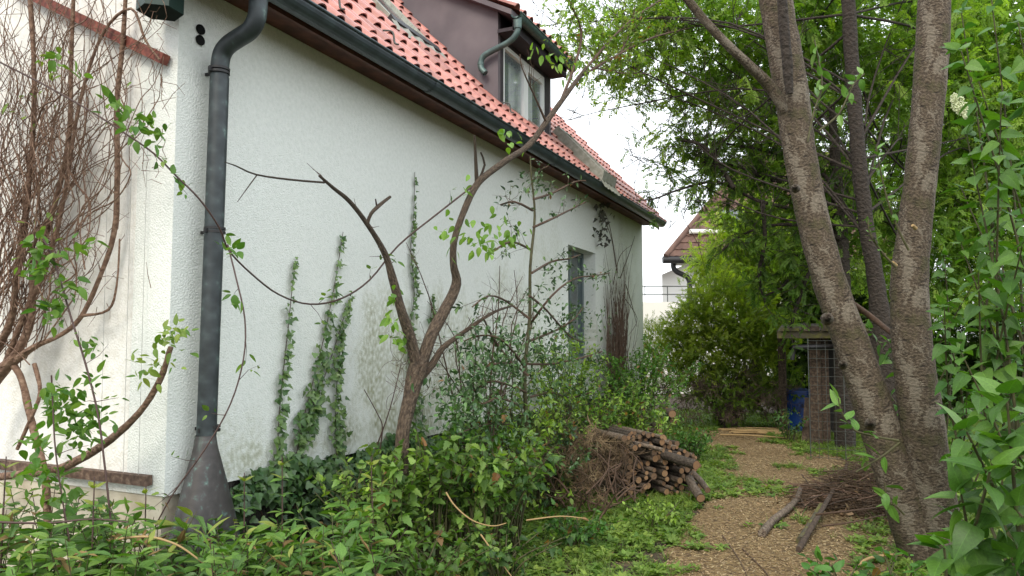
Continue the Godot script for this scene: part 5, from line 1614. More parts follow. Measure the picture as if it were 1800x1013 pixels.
func brush_heap() -> void:
	var c := gy(1520, 893)
	var t := thing("brush_heap", "heap of thin brown sticks piled against the twin trunks", "brushwood", c)
	var mb := MB.new()
	for i in 900:
		var a := rf(0, TAU)
		var rr := pow(rng.randf(), 0.6)
		var r := Vector2(0.5, 0.5) * rr
		var p := c + Vector3(cos(a) * r.x, 0.02 + 0.5 * (1.0 - rr) * rng.randf() + 0.05 * rng.randf(), sin(a) * r.y)
		var d := Vector3(rf(-1, 1), rf(-0.16, 0.16), rf(-0.7, 0.7)).normalized() * rf(0.12, 0.5)
		if p.y + minf(0, d.y) < 0.01: d.y = absf(d.y)
		var w := rf(0.0016, 0.005)
		mb.tube(PackedVector3Array([p - d * 0.5, p + rdir() * 0.03, p + d * 0.5]), PackedFloat32Array([w, w * 0.8, w * 0.4]), 4, null, 0, false)
	var o := part(t, "stick_heap", mb, M.stick)
	o.set_meta("kind", "stuff")
	mb = MB.new()
	for i in 150:
		var p := c + Vector3(rf(-0.5, 0.5), 0, rf(-0.5, 0.4))
		p.y = rf(0.01, 0.34 * (1.0 - minf(1.0, p.distance_to(c) / 0.7)) + 0.06)
		var d := Vector3(rf(-1, 1), rf(-0.1, 0.2), rf(-0.7, 0.7)).normalized() * rf(0.15, 0.6)
		mb.tube(PackedVector3Array([p - d * 0.5, p + rdir() * 0.03, p + d * 0.5]), PackedFloat32Array([0.006, 0.005, 0.003]), 5, null, 0, false)
	part(t, "stick_heap", mb, M.vine).set_meta("kind", "stuff")
	mb = MB.new()
	for i in 70:
		var p := c + Vector3(rf(-0.55, 0.5), 0, rf(-0.5, 0.45))
		p.y = rf(0.02, 0.36 * (1.0 - minf(1.0, p.distance_to(c) / 0.7)) + 0.07)
		var d := Vector3(rf(-1, 1), rf(-0.1, 0.2), rf(-0.7, 0.7)).normalized() * rf(0.15, 0.5)
		mb.tube(PackedVector3Array([p - d * 0.5, p + rdir() * 0.03, p + d * 0.5]), PackedFloat32Array([0.005, 0.004, 0.002]), 5, null, 0, false)
	part(t, "stick_heap", mb, M.shed_wood).set_meta("kind", "stuff")
	var lit := Copies_of.new()
	for i in 900:
		var p := c + Vector3(rng.randfn(-0.12, 0.36), 0.012, rng.randfn(0.05, 0.34))
		p.y += rng.randf() * 0.3 * maxf(0.0, 1.0 - p.distance_to(c) / 0.55)
		lit.add(grow(p, rdir() + Vector3(0, -0.1, 0), Vector3.UP + rdir() * 0.6, rf(0.03, 0.07)), tint(Color(0.12, 0.065, 0.03), Color(0.36, 0.25, 0.13), 0.3))
	scatter(t, "leaf_litter", S.ovate.mesh(M.dry), lit)
	var nz := FastNoiseLite.new()
	nz.seed = 66; nz.frequency = 14.0
	var G := func(x: float, y: float, h: float) -> Vector3: return gy(x, y, h)
	for q: Array in [
		["fallen_branch", "thick crooked fallen branch lying on the path edge, left of the heap", [[1340, 938, 0.035], [1358, 916, 0.045], [1385, 895, 0.05], [1402, 876, 0.06], [1410, 856, 0.07], [1430, 854, 0.06], [1470, 852, 0.06]], 0.034, 0.02, "log"],
		["fallen_branch", "short side fork of the crooked branch on the path", [[1405, 872, 0.05], [1412, 886, 0.03], [1416, 892, 0.02]], 0.014, 0.008, "log"],
		["straight_stick", "long straight grey stick leaning up the brush heap", [[1404, 966, 0.03], [1440, 905, 0.1], [1475, 845, 0.2], [1490, 815, 0.3]], 0.022, 0.014, "grey"],
		["plank", "mossy split plank beside the long straight stick", [[1408, 952, 0.025], [1428, 920, 0.06], [1444, 890, 0.09]], 0.036, 0.028, "moss"],
		["fallen_branch", "thin pale stick lying across the brush heap", [[1435, 905, 0.14], [1480, 900, 0.2], [1540, 893, 0.22]], 0.009, 0.006, "twig"],
		["fallen_branch", "second thin stick lying across the brush heap toward the trunks", [[1445, 925, 0.1], [1500, 918, 0.16], [1555, 905, 0.2]], 0.008, 0.005, "twig"],
		["fallen_branch", "small twig flat on the path left of the crooked branch", [[1325, 865, 0.012], [1358, 867, 0.012]], 0.009, 0.007, "twig"],
		["fallen_branch", "long thin twig flat on the path, pointing to the front", [[1270, 942, 0.01], [1300, 985, 0.012], [1320, 1030, 0.01]], 0.005, 0.003, "twig"],
		["fallen_branch", "thin twig flat on the path front, beside the leafy clump", [[1305, 965, 0.01], [1345, 1005, 0.012], [1360, 1030, 0.01]], 0.005, 0.003, "twig"],
		["fallen_branch", "curved pale root at the foot of the twin trunks", [[1495, 1015, 0.03], [1520, 985, 0.06], [1560, 976, 0.07], [1590, 976, 0.05]], 0.011, 0.007, "straw"]]:
		var p := []
		for e in q[2]: p.append(G.call(e[0], e[1], e[2]))
		var b: Vector3 = p[0]
		var s := MB.new()
		var ln := spline(p, 4)
		var m: Material = {"log": M.log_bark[2], "grey": M.shed_wood, "moss": M.moss_roof, "twig": M.twig, "straw": M.straw}[q[5]]
		s.tube(ln, radii([q[3], q[4]], ln.size() - 1), 10, nz, 0.2)
		var th := thing(q[0], q[1], "plank" if q[0] == "plank" else "stick", Vector3(b.x, 0, b.z))
		part(th, "wood", s, m)
	# pale canes lying at the end of the path
	for i in 9:
		var y := 752.0 + 1.6 * i
		var s := MB.new()
		var a := gy(1275 + rf(-14, 20), y + rf(-2, 2), 0.012 + 0.012 * (i % 3))
		var b := gy(1385 + rf(-24, 8), y + rf(-2, 6), 0.02 + 0.012 * (i % 3))
		s.tube(spline([a, a.lerp(b, 0.5) + Vector3(0, 0.02, 0.06), b], 4), radii([0.014, 0.012, 0.008], 4), 6)
		var th := thing("dry_cane", "pale dry cane lying across the end of the path", "cane", Vector3(a.x, 0, a.z), "pale canes at the path end")
		part(th, "cane", s, M.straw)

func shed() -> void:
	var d := 10.9
	var fwd := ray(1420, 595)
	fwd.y = 0
	fwd = fwd.normalized()
	var base := on_ground(1440, d)
	var t := thing("shed", "low open wooden shed with mossy flat roof behind the trunks", "shed", base)
	var mb := MB.new()
	var a := at(1366, 590, d - 0.25)
	var b := at(1560, 590, d - 0.25)
	var top := a.y + 0.06
	var P := func(p: Vector3, f: float, y: float) -> Vector3: return Vector3(p.x, y, p.z) + fwd * f
	mb.hexa([P.call(a, 0, top - 0.1), P.call(b, 0, top - 0.1), P.call(b, 2.4, top), P.call(a, 2.4, top), P.call(a, 0, top), P.call(b, 0, top), P.call(b, 2.4, top + 0.14), P.call(a, 2.4, top + 0.14)])
	part(t, "roof", mb, M.moss_roof)
	# uneven boards and slates along the front edge
	for i in 5:
		mb = MB.new()
		var x := 1372.0 + 36.0 * i
		var q := at(x, 582, d - 0.28)
		var e := at(x + 33, 582, d - 0.28)
		var y := top + 0.012 + 0.03 * (i % 3)
		mb.hexa([P.call(q, 0, top + 0.003), P.call(e, 0, top + 0.003), P.call(e, 0.5, top + 0.05), P.call(q, 0.5, top + 0.05), P.call(q, 0, y + 0.03), P.call(e, 0, y + 0.03), P.call(e, 0.5, y + 0.08), P.call(q, 0.5, y + 0.08)])
		part(t, "roof_board", mb, M.moss_roof if i % 2 == 0 else M.shed_wood)
	mb = MB.new()
	var ga := at(1395, 613, d - 0.3)
	var gb := at(1550, 609, d - 0.3)
	mb.tube(spline([ga + Vector3(-0.02, -0.16, 0), ga + Vector3(0, -0.03, 0), ga + Vector3(0.08, 0.02, 0), gb], 4), radii([0.03, 0.035, 0.04, 0.04], 4), 8)
	part(t, "eave_pipe", mb, M.black_metal)
	for q: Array in [[1432, 0.075, 0.0], [1449, 0.05, 0.05], [1545, 0.075, 0.0], [1374, 0.06, 1.6]]:
		mb = MB.new()
		var p := on_ground(q[0], d + q[2])
		mb.box(Vector3(p.x - q[1], 0, p.z - q[1]), Vector3(p.x + q[1], top - 0.1, p.z + q[1]))
		part(t, "post", mb, M.shed_wood)
	for i in 5:
		mb = MB.new()
		var p := on_ground(1452 + 21.0 * i, d + 1.1)
		var q := on_ground(1471 + 21.0 * i, d + 1.1)
		mb.hexa([P.call(p, 0, 0), P.call(q, 0, 0), P.call(q, 0.03, 0), P.call(p, 0.03, 0), P.call(p, 0, top - 0.12), P.call(q, 0, top - 0.12), P.call(q, 0.03, top - 0.12), P.call(p, 0.03, top - 0.12)])
		part(t, "wall_board", mb, M.shed_board)
	# leaning boards by the post
	for i in 2:
		var p := on_ground(1410 + 9.0 * i, d + 0.1)
		var q := at(1421 + 7.0 * i, 700, d + 0.45)
		mb = MB.new()
		mb.bar(p, q, 0.1, 0.02, fwd)
		var o := thing("leaning_board", ["weathered board leaning on the shed post, the one nearer the barrel", "weathered board leaning on the shed post, the one nearer the wire"][i], "board", p)
		part(o, "board", mb, M.shed_wood)
	# wire panel
	var l := on_ground(1420, 9.7)
	var r := on_ground(1545, 9.3)
	t = thing("wire_panel", "grey wire mesh panel standing before the shed", "fence", l)
	var wires := MB.new()
	for i in 9:
		var p := l.lerp(r, i / 8.0)
		wires.tube(PackedVector3Array([p, p + Vector3(0, 1.52, 0)]), PackedFloat32Array([0.0026, 0.0026]), 4, null, 0, false)
	for i in 14:
		var y := 0.02 + 1.5 * i / 13.0
		wires.tube(spline([l + Vector3(0, y, 0), l.lerp(r, 0.5) + Vector3(0, y, 0.015), r + Vector3(0, y, 0)], 3), radii([0.0026, 0.0026], 6), 4, null, 0, false)
	part(t, "wire_grid", wires, M.wire)
	for k in 3:
		mb = MB.new()
		var p := l.lerp(r, 0.5 * k)
		mb.tube(PackedVector3Array([p, p + Vector3(0, 1.55, 0)]), PackedFloat32Array([0.006, 0.006]), 6)
		part(t, "stake", mb, M.wire)
	# barrel
	var c := on_ground(1403, 12.6)
	t = thing("barrel", "blue plastic barrel in the shade beside the shed post", "barrel", c)
	mb = MB.new()
	var H := top_height(688, 12.6)
	var pr := [[0.0, 0.22], [0.04, 0.245], [0.3, 0.26], [0.33, 0.275], [0.36, 0.26], [0.62, 0.26], [0.65, 0.275], [0.68, 0.26], [0.92, 0.24], [0.96, 0.25], [1.0, 0.24]]
	var pts := PackedVector3Array()
	var rad := PackedFloat32Array()
	for e in pr: pts.append(c + Vector3(0, e[0] * H, 0)); rad.append(e[1])
	mb.tube(pts, rad, 24)
	part(t, "body", mb, M.blue)
	mb = MB.new()
	mb.tube(PackedVector3Array([c + Vector3(0, H * 0.985, 0), c + Vector3(0, H + 0.03, 0)]), PackedFloat32Array([0.262, 0.258]), 24)
	part(t, "lid", mb, M.blue)

func neighbours() -> void:
	var d := 26.0
	var base := on_ground(1400, d + 2)
	var t := thing("neighbour_house", "neighbouring house with brown tiled hip roof behind the bushes", "house", base)
	var A := at(1170, 452, d)
	var B := at(1620, 452, d)
	var R := at(1322, 268, d + 3.2)
	var Q := at(1500, 268, d + 3.2)
	var out_ := (B - A).cross(R - A).normalized()
	if out_.dot(cam_p - A) < 0: out_ = -out_
	var n := 17
	var mb := MB.new()
	var bk := Vector3(cam_f.x, 0, cam_f.z).normalized()
	mb.quad(A, B, Q, R)
	mb.quad(A, R, Q + bk * 3, A + bk * 6.5)
	var rf_ := part(t, "roof", mb, M.far_tile)
	for i in n:   # courses, each a step with a scalloped lower edge
		mb = MB.new()
		var f0 := float(i) / n
		var f1 := float(i + 1.25) / n
		var a := A.lerp(R, f0)
		var b := B.lerp(Q, f0)
		var c := A.lerp(R, minf(f1, 1.0))
		var e := B.lerp(Q, minf(f1, 1.0))
		var cnt := int(a.distance_to(b) / 0.24)
		for k in cnt:
			var u0 := float(k) / cnt
			var u1 := float(k + 0.5) / cnt
			var u2 := float(k + 1) / cnt
			var lo := out_ * 0.05
			var hi := out_ * 0.085
			var p0 := a.lerp(b, u0) + lo
			var p1 := a.lerp(b, u1) + hi
			var p2 := a.lerp(b, u2) + lo
			var q0 := c.lerp(e, u0) + out_ * 0.01
			var q1 := c.lerp(e, u1) + out_ * 0.03
			var q2 := c.lerp(e, u2) + out_ * 0.01
			mb.quad(p0, p1, q1, q0); mb.quad(p1, p2, q2, q1)
			mb.quad(p0 - lo * 0.9, p1 - hi * 0.95, p1, p0); mb.quad(p1 - hi * 0.95, p2 - lo * 0.9, p2, p1)
		part(rf_, "tile_course", mb, M.far_tile)
	mb = MB.new()
	mb.tube(PackedVector3Array([A + out_ * 0.06, R + out_ * 0.06]), PackedFloat32Array([0.1, 0.1]), 8)
	part(rf_, "hip_ridge", mb, M.far_tile)
	mb = MB.new()
	var s0 := A.lerp(R, 0.2)
	var s1 := B.lerp(Q, 0.2)
	mb.tube(PackedVector3Array([s0.lerp(s1, 0.02) + out_ * 0.14, s0.lerp(s1, 0.5) + out_ * 0.14]), PackedFloat32Array([0.09, 0.09]), 8)
	part(rf_, "snow_guard", mb, M.white_wall)
	mb = MB.new()
	var v := (R - A).normalized()
	var ctr := at(1290, 392, d + 1.0)
	ctr -= out_ * (ctr - A).dot(out_)
	var rt := (B - A).normalized()
	var upv := out_.cross(rt).normalized()
	if upv.y < 0: upv = -upv
	mb.hexa([ctr - rt * 0.5 - upv * 0.4, ctr + rt * 0.5 - upv * 0.4, ctr + rt * 0.5 + upv * 0.5, ctr - rt * 0.5 + upv * 0.5, ctr - rt * 0.5 - upv * 0.4 + out_ * 0.16, ctr + rt * 0.5 - upv * 0.4 + out_ * 0.16, ctr + rt * 0.5 + upv * 0.5 + out_ * 0.16, ctr - rt * 0.5 + upv * 0.5 + out_ * 0.16])
	part(rf_, "skylight", mb, M.black_metal)
	mb = MB.new()
	mb.quad(ctr - rt * 0.42 - upv * 0.33 + out_ * 0.17, ctr + rt * 0.42 - upv * 0.33 + out_ * 0.17, ctr + rt * 0.42 + upv * 0.43 + out_ * 0.17, ctr - rt * 0.42 + upv * 0.43 + out_ * 0.17)
	part(rf_, "skylight_pane", mb, M.glass)
	mb = MB.new()
	mb.tube(PackedVector3Array([A + Vector3(0, -0.1, 0) - rt * 0.1, B + Vector3(0, -0.1, 0)]), PackedFloat32Array([0.13, 0.13]), 8)
	part(t, "gutter", mb, M.black_metal)
	mb = MB.new()
	var s := MB.new()
	var pd: Array = []
	for e in [[1184, 458], [1184, 470], [1190, 478], [1202, 484], [1211, 492], [1213, 520], [1213, 640]]: pd.append(at(e[0], e[1], d + 0.4))
	s.tube(spline(pd, 4), radii([0.09, 0.09], 24), 8)
	part(t, "downpipe", s, M.black_metal)
	var w0 := at(1213, 470, d + 0.7)
	var w1 := at(1640, 470, d + 0.7)
	var y1 := A.y - 0.12
	mb.hexa([Vector3(w0.x, 0, w0.z), Vector3(w1.x, 0, w1.z), Vector3(w1.x, 0, w1.z) + bk * 5, Vector3(w0.x, 0, w0.z) + bk * 5, Vector3(w0.x, y1, w0.z), Vector3(w1.x, y1, w1.z), Vector3(w1.x, y1, w1.z) + bk * 5, Vector3(w0.x, y1, w0.z) + bk * 5])
	part(t, "wall", mb, M.white_wall)
	mb = MB.new()
	var e0 := at(1190, 465, d + 0.3)
	mb.hexa([e0, e0 + rt * 6, e0 + rt * 6 + bk * 0.5, e0 + bk * 0.5, e0 + Vector3(0, 0.2, 0), e0 + rt * 6 + Vector3(0, 0.2, 0), e0 + rt * 6 + bk * 0.5 + Vector3(0, 0.2, 0), e0 + bk * 0.5 + Vector3(0, 0.2, 0)])
	part(t, "eave_board", mb, M.white_wall)
	mb = MB.new()
	var o0 := at(1216, 500, d + 0.68)
	var win_h := 0.5
	mb.hexa([o0, o0 + rt * 0.9, o0 + rt * 0.9 + bk * 0.03, o0 + bk * 0.03, o0 + Vector3(0, win_h, 0), o0 + rt * 0.9 + Vector3(0, win_h, 0), o0 + rt * 0.9 + bk * 0.03 + Vector3(0, win_h, 0), o0 + bk * 0.03 + Vector3(0, win_h, 0)])
	part(t, "window", mb, M.black_metal)
	# white terrace block with railing left of it
	var g0 := at(1095, 531, 21.0)
	var g1 := at(1215, 531, 21.0)
	t = thing("garage", "white flat-roofed garage with railing beyond the house corner", "garage", on_ground(1150, 21.0))
	mb = MB.new()
	var H := g0.y
	mb.hexa([Vector3(g0.x, 0, g0.z), Vector3(g1.x, 0, g1.z), Vector3(g1.x, 0, g1.z) + bk * 4, Vector3(g0.x, 0, g0.z) + bk * 4, Vector3(g0.x, H, g0.z), Vector3(g1.x, H, g1.z), Vector3(g1.x, H, g1.z) + bk * 4, Vector3(g0.x, H, g0.z) + bk * 4])
	part(t, "wall", mb, M.white_wall)
	for i in 4:
		mb = MB.new()
		var p := g0.lerp(g1, i / 3.0) + bk * 0.1
		mb.tube(PackedVector3Array([p, p + Vector3(0, 0.45, 0)]), PackedFloat32Array([0.014, 0.014]), 6)
		part(t, "rail_post", mb, M.wire)
	for y in [0.22, 0.45]:
		mb = MB.new()
		mb.tube(PackedVector3Array([g0 + bk * 0.1 + Vector3(0, y, 0), g1 + bk * 0.1 + Vector3(0, y, 0)]), PackedFloat32Array([0.016, 0.016]), 6)
		part(t, "handrail", mb, M.wire)

# ---------------------------------------------------------------- lilac and foreground shoots
func lilac(label: String, base: Vector3, tips: Array, d0: float, d1: float, ln: Vector2, gap: float, from: float) -> Node3D:
	var t := thing("lilac", label, "lilac", base, "lilac bushes at the right edge")
	var kinds := []
	for k in 3:
		var m := MB.new()
		m.leaf(Transform3D.IDENTITY, HTT, HTW, 1.0, [0.72, 0.8, 0.66][k], [0.16, 0.28, 0.08][k], [0.18, 0.3, 0.45][k], 0.22, 0.012)
		kinds.append(m)
	var cache := {}
	var all := []
	for e in tips:
		var tip := at(e[0], e[1], rf(d0, d1))
		var mid := base.lerp(tip, 0.55)
		mid.x = lerpf(base.x, tip.x, 0.4) + rf(-0.2, 0.2); mid.z = lerpf(base.z, tip.z, 0.4) + rf(-0.2, 0.2)
		var line := spline([base + rdir() * 0.06, mid, tip], 10)
		var s := MB.new()
		s.tube(line, radii([0.012, 0.008, 0.003], 10), 6, null, 0, false)
		part(t, "stem", s, M.green_cane)
		var total := base.distance_to(tip)
		var f := from
		var turn := rf(0, PI)
		while f < 1.0:
			var k := f * (line.size() - 1)
			var i := mini(int(k), line.size() - 2)
			var p := line[i].lerp(line[i + 1], k - i)
			var dir := (line[i + 1] - line[i]).normalized()
			turn += PI / 2 + rf(-0.8, 0.8)
			var sx := dir.cross(Vector3(0.3, 0.1, 0.9)).normalized().rotated(dir, turn)
			for sd in [-1.0, 1.0]:
				var out_: Vector3 = sx * sd + dir * 0.25 + rdir() * 0.6 - Vector3.UP * rf(0.0, 0.8)
				all.append([p, out_, rf(ln.x, ln.y) * (1.0 if f < 0.93 else 0.75)])
			f += gap * rf(0.6, 1.5) / total
		for i in 3: all.append([tip, rdir() + Vector3.UP * 0.8, rf(ln.x, ln.y) * 0.8])
	all.sort_custom(func(x, y): return x[0].distance_squared_to(cam_p) < y[0].distance_squared_to(cam_p))
	var cp := Copies_of.new()
	var n := 0
	for e: Array in all:
		var k := rng.randi() % 3
		var xf := grow(e[0], e[1], Vector3.UP * 1.2 + (cam_p - e[0]).normalized() * 0.25 + rdir() * 0.9, e[2])
		var s := seen(e[0])
		if n < 290 and s.x > -40 and s.x < 1840 and s.y > -40 and s.y < 1060:
			var key := [k, rng.randi() % 4]
			if not cache.has(key): cache[key] = kinds[k].mesh(M.lilac[key[1]])
			put(t, "leaf", cache[key], xf)
			n += 1
		else: cp.add(xf, tint(Color(0.060, 0.170, 0.03), Color(0.095, 0.225, 0.04)))
	if cp.n > 0: scatter(t, "foliage", kinds[0].mesh(M.leaf), cp)
	return t

func lilacs() -> void:
	var tips := [[1690, 20], [1740, -30], [1790, 40], [1720, 140], [1690, 90], [1760, 180], [1700, 240], [1800, 150], [1770, 300], [1690, 330], [1740, 390], [1690, 430], [1800, 420], [1720, 480], [1850, 250], [1870, 60], [1780, 520], [1660, 540], [1730, 580], [1690, 620], [1800, 640], [1860, 500]]
	var t := lilac("tall lilac filling the right edge, with a white flower cluster", on_ground(1790, 4.3), tips, 3.6, 4.8, Vector2(0.08, 0.125), 0.125, 0.40)
	# its flower panicle
	var cp := Copies_of.new()
	var a := at(1678, 168, 3.9)
	var b := at(1698, 208, 3.85)
	var mb := MB.new()
	for i in 230:
		var f := rng.randf()
		var p := a.lerp(b, f) + rdir() * 0.034 * sin(PI * clampf(f + 0.12, 0, 1)) 
		mb.tube(PackedVector3Array([p, p + rdir() * 0.009]), PackedFloat32Array([0.0035, 0.0045]), 5)
	part(t, "flower_cluster", mb, mat(Color(0.84, 0.86, 0.70), 0.7))
	lilac("low lilac thicket behind the twin trunks", on_ground(1625, 6.3), [[1522, 640], [1545, 700], [1560, 600], [1650, 540], [1690, 600], [1710, 500], [1660, 660], [1700, 690], [1740, 640], [1530, 580], [1660, 450], [1680, 740], [1640, 600], [1760, 720], [1720, 780]], 5.7, 6.5, Vector2(0.075, 0.105), 0.09, 0.35)
	lilac("big foreground lilac shoot in the lower right corner", on_ground(1900, 2.15), [[1770, 700], [1700, 760], [1790, 800], [1690, 870], [1740, 830], [1790, 900], [1660, 965], [1720, 950], [1780, 990], [1840, 700], [1700, 1020], [1830, 850]], 1.9, 2.15, Vector2(0.085, 0.125), 0.075, 0.62)

func shoots() -> void:
	var kinds := []
	for k in 3:
		var m := MB.new()
		m.leaf(Transform3D.IDENTITY, OVT, OVW, 1.0, [0.46, 0.56, 0.34][k], [0.25, 0.14, 0.2][k], [0.4, 0.55, 0.3][k], 0.1, 0.012)
		for c in 5: kinds.append(m.mesh(M.herb[c]))
	var odd := []   # curled, folded and withered ones
	for k in 3:
		var m := MB.new()
		m.leaf(Transform3D.IDENTITY, OVT, [0.12, 0.6, 0.95, 0.6, 0.5, 0.0], 1.0, [0.42, 0.36, 0.5][k], [0.7, 0.5, 0.9][k], [0.9, -0.3, 0.6][k], 0.1, 0.012)
		for c in [0, 2, 3]: odd.append(m.mesh(M.herb[c]))
		odd.append(m.mesh(M.withered))
	var n := 0
	for i in 150:
		var px := -40.0 + 730.0 * (i + rf(-0.5, 0.5)) / 150.0
		px += rf(-20, 20)
		var near := rng.randf()
		var d := lerpf(3.0, 3.95, near)
		if px > 330: d = lerpf(2.9, 4.3, near)
		var ytop := lerpf(955, 845, near) + rf(-22, 34)
		if px > 300 and px < 470: ytop = maxf(ytop, 915.0 + rf(-10, 30))
		if px > 470 and px < 580: ytop = maxf(ytop, 905.0 + rf(-10, 30))
		if px > 560: ytop += 12
		var base := on_ground(px, d)
		if base.x < 0.12 and base.z < 0.12: continue
		var h := maxf(0.3, top_height(ytop, d))
		var lean := Vector3(rf(-0.28, 0.28), 0, rf(-0.15, 0.25))
		var shape := (rng.randi() % 3) * 5
		var hue := rng.randi() % 4
		var yellow := rng.randf() < 0.22
		var place := "before the gable plinth"
		if px > 560: place = "at the foot of the brambles"
		elif px > 470: place = "before the ivy mat"
		elif px > 300: place = "before the downpipe shoe"
		elif px > 140: place = "before the house corner"
		var look: String = ["dark green", "mid green", "fresh green", "dull green"][hue] + [" medium-leaved", " broad-leaved", " narrow-leaved"][shape / 5] + (" yellow-tipped" if yellow else "")
		var t := thing("leafy_shoot", "%s shoot %s, %s" % [look, place, "in the front row" if near < 0.34 else ("in the middle row" if near < 0.67 else "in the back row")], "shoot", base, "leafy shoots in the bed below the house corner")
		var mb := MB.new()
		var line := spline([base, base + lean * 0.4 + Vector3(0, h * 0.55, 0), base + lean + Vector3(0, h, 0)], 6)
		mb.tube(line, radii([0.0045, 0.0035, 0.0015], 6), 5, null, 0, false)
		part(t, "stem", mb, M.green_cane if rng.randf() < 0.85 else M.cane)
		var cnt := rng.randi_range(20, 30)
		var size := rf(0.085, 0.135)
		for k in cnt:
			var f := lerpf(0.3, 1.0, float(k) / cnt)
			var p := line[int(f * (line.size() - 1))] + rdir() * 0.008
			var a := 2.4 * k + rf(-0.4, 0.4)
			var dr := Vector3(cos(a), rf(0.0, 0.7) + (0.7 if f > 0.95 else 0.0), sin(a))
			var cidx := hue if rng.randf() < 0.75 else rng.randi() % 4
			if yellow and f > 0.93: cidx = 4
			var leaf_mesh: Mesh = kinds[shape + cidx] if rng.randf() < 0.8 else odd[rng.randi() % 12]
			put(t, "leaf", leaf_mesh, grow(p, dr, Vector3.UP + rdir() * 0.5, size * (1.15 - 0.5 * f) * rf(0.75, 1.2)))
		n += 1
	# taller single shoots that stand out
	for q: Array in [["yellow-tipped shoot rising right of the downpipe shoe", 435, 3.9, 828], ["yellow-tipped shoot in front of the ivy mat", 500, 4.0, 800], ["tall yellow-tipped shoot before the bramble bed", 655, 4.0, 800], ["tall leafy shoot before the ledge board's end", 175, 3.3, 835], ["peony-like shoot with round bud before the house corner", 265, 3.6, 848], ["pale shoot at the ledge board's far end", 20, 3.4, 800]]:
		var base := on_ground(q[1], q[2])
		var h := top_height(q[3], q[2])
		var t := thing("tall_shoot", q[0], "shoot", base)
		var mb := MB.new()
		var line := spline([base, base + Vector3(0.03, h * 0.5, 0.02), base + Vector3(0.0, h, 0.0)], 6)
		mb.tube(line, radii([0.006, 0.005, 0.0025], 6), 5, null, 0, false)
		part(t, "stem", mb, M.cane)
		for k in 26:
			var f := lerpf(0.45, 1.0, k / 26.0)
			var a := 2.4 * k
			put(t, "leaf", kinds[(k % 2) * 5 + (4 if f > 0.9 else k % 3)], grow(line[int(f * (line.size() - 1))], Vector3(cos(a), 0.45 + (0.6 if f > 0.9 else 0.0), sin(a)), Vector3.UP + rdir() * 0.35, 0.085 * (1.2 - 0.6 * f) * rf(0.8, 1.2)))
	# pot at the left margin, a fallen dry branch over the shoots
	var c := on_ground(-2, 3.0)
	var t := thing("flower_pot", "terracotta pot half hidden by leaves at the left margin", "pot", c)
	var mb := MB.new()
	var pts := PackedVector3Array()
	var rad := PackedFloat32Array()
	for e in [[0.0, 0.13], [0.3, 0.17], [0.4, 0.18], [0.4, 0.2], [0.5, 0.205], [0.5, 0.185], [0.44, 0.18]]: pts.append(c + Vector3(0, e[0], 0)); rad.append(e[1])
	mb.tube(pts, rad, 24)
	part(t, "pot_body", mb, M.terracotta)
	for q: Array in [["pale dry twig arching over the shoots below the downpipe shoe", [[205, 948, 3.1], [260, 944, 3.1], [310, 958, 3.1], [350, 985, 3.1], [380, 1010, 3.15]]], ["straight dark twig lying level over the shoots by the gable", [[-10, 918, 3.25], [80, 920, 3.25], [160, 913, 3.25], [225, 918, 3.25]]], ["curved pale twig in the bed before the brambles", [[784, 866, 4.7], [800, 890, 4.65], [830, 915, 4.6], [865, 925, 4.6], [890, 920, 4.6]]], ["slanting pale twig low in the bed at the path side", [[845, 940, 4.6], [870, 975, 4.5], [900, 1015, 4.4]]], ["long pale twig lying over the weeds left of the path", [[925, 915, 4.9], [985, 908, 4.95], [1030, 912, 5.0]]], ["dark bare twig standing before the wall, left of the fruit tree", [[668, 790, 5.4], [672, 750, 5.4], [662, 725, 5.4], [640, 685, 5.4]]], ["greenish bare stick leaning toward the fruit tree trunk", [[660, 790, 5.3], [685, 720, 5.3], [705, 640, 5.35]]]]:
		var p: Array = []
		for e in q[1]: p.append(at(e[0], e[1], e[2]))
		var b: Vector3 = p[0]
		var th := thing("dry_twig", q[0], "twig", b)
		mb = MB.new()
		mb.tube(spline(p, 5), radii([0.0055, 0.003], 5 * (p.size() - 1)), 6)
		part(th, "twig", mb, M.straw if "pale" in q[0] else M.cane)

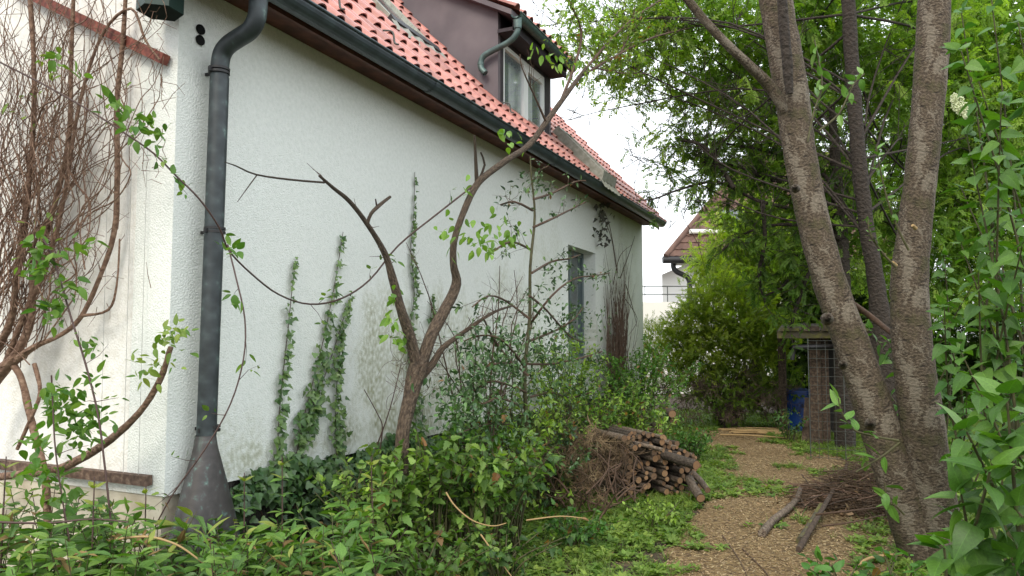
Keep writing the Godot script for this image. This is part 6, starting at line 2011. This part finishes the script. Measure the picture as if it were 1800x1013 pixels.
func box_on_gable() -> void:
	# dark green six-sided box under the verge
	var a := wz(283, 0, 0.16)
	var t := thing("nest_box", "dark green box hanging high on the gable under the roof edge", "box", a)
	var mb := MB.new()
	var c := wz(281, 22, 0.13)
	var ring := []
	for i in 6:
		var g := TAU * i / 6.0 + 0.35
		ring.append(Vector3(cos(g) * 0.125, 0, sin(g) * 0.12))
	for i in 6:
		var p: Vector3 = c + ring[i]
		var q: Vector3 = c + ring[(i + 1) % 6]
		mb.quad(p, q, q + Vector3(0, 0.3, 0), p + Vector3(0, 0.3, 0))
		mb.quad(c, q, p, c)
		mb.quad(c + Vector3(0, 0.34, 0), p + Vector3(0, 0.3, 0), q + Vector3(0, 0.3, 0), c + Vector3(0, 0.34, 0))
	part(t, "casing", mb, mat(Color(0.09, 0.20, 0.17), 0.5))
	mb = MB.new()
	mb.box(Vector3(c.x - 0.02, c.y + 0.1, 0.001), Vector3(c.x + 0.02, c.y + 0.2, 0.05))
	part(t, "bracket", mb, M.black_metal)

func _ready() -> void:
	rng.seed = 20240511
	# ---- camera
	var yaw := deg_to_rad(24.6)
	var pit := atan(88.5 / FOC)
	cam_f = Vector3(-sin(yaw) * cos(pit), sin(pit), -cos(yaw) * cos(pit))
	cam_r = Vector3(cos(yaw), 0, -sin(yaw))
	cam_u = cam_r.cross(cam_f)
	var cam := Camera3D.new()
	cam.name = "camera"
	cam.keep_aspect = Camera3D.KEEP_HEIGHT
	cam.fov = rad_to_deg(2.0 * atan(506.5 / FOC))
	cam.near = 0.05
	cam.far = 900.0
	add_child(cam)
	cam.look_at_from_position(cam_p, cam_p + cam_f, Vector3.UP)
	cam.current = true
	# ---- overcast sky
	var sky := ProceduralSkyMaterial.new()
	sky.sky_top_color = Color(0.90, 0.925, 0.955)
	sky.sky_horizon_color = Color(0.95, 0.965, 0.97)
	sky.sky_curve = 0.2
	sky.ground_bottom_color = Color(0.25, 0.24, 0.2)
	sky.ground_horizon_color = Color(0.6, 0.6, 0.58)
	sky.sun_angle_max = 0.0
	var env := Environment.new()
	env.background_mode = Environment.BG_SKY
	env.sky = Sky.new()
	env.sky.sky_material = sky
	env.background_energy_multiplier = 1.15
	env.tonemap_mode = Environment.TONE_MAPPER_LINEAR
	env.tonemap_exposure = 2.15
	env.sdfgi_enabled = true
	env.ssao_enabled = true
	env.ssil_enabled = true
	var we := WorldEnvironment.new()
	we.name = "environment"
	we.environment = env
	add_child(we)
	var sun := DirectionalLight3D.new()
	sun.name = "sun"
	sun.light_energy = 0.42
	sun.light_angular_distance = 25.0
	sun.light_color = Color(1.0, 0.97, 0.92)
	sun.shadow_enabled = true
	add_child(sun)
	sun.look_at_from_position(Vector3(0.6, 7.0, 7.5), Vector3.ZERO, Vector3.UP)
	materials()
	shapes()
	ground()
	house()
	neighbours()
	back_trees()
	shed()
	fruit_tree()
	cherry_tree()
	vine()
	ivy()
	holly()
	understory()
	lilacs()
	roses()
	box_on_gable()
	woodpile()
	brush_heap()
	shoots()
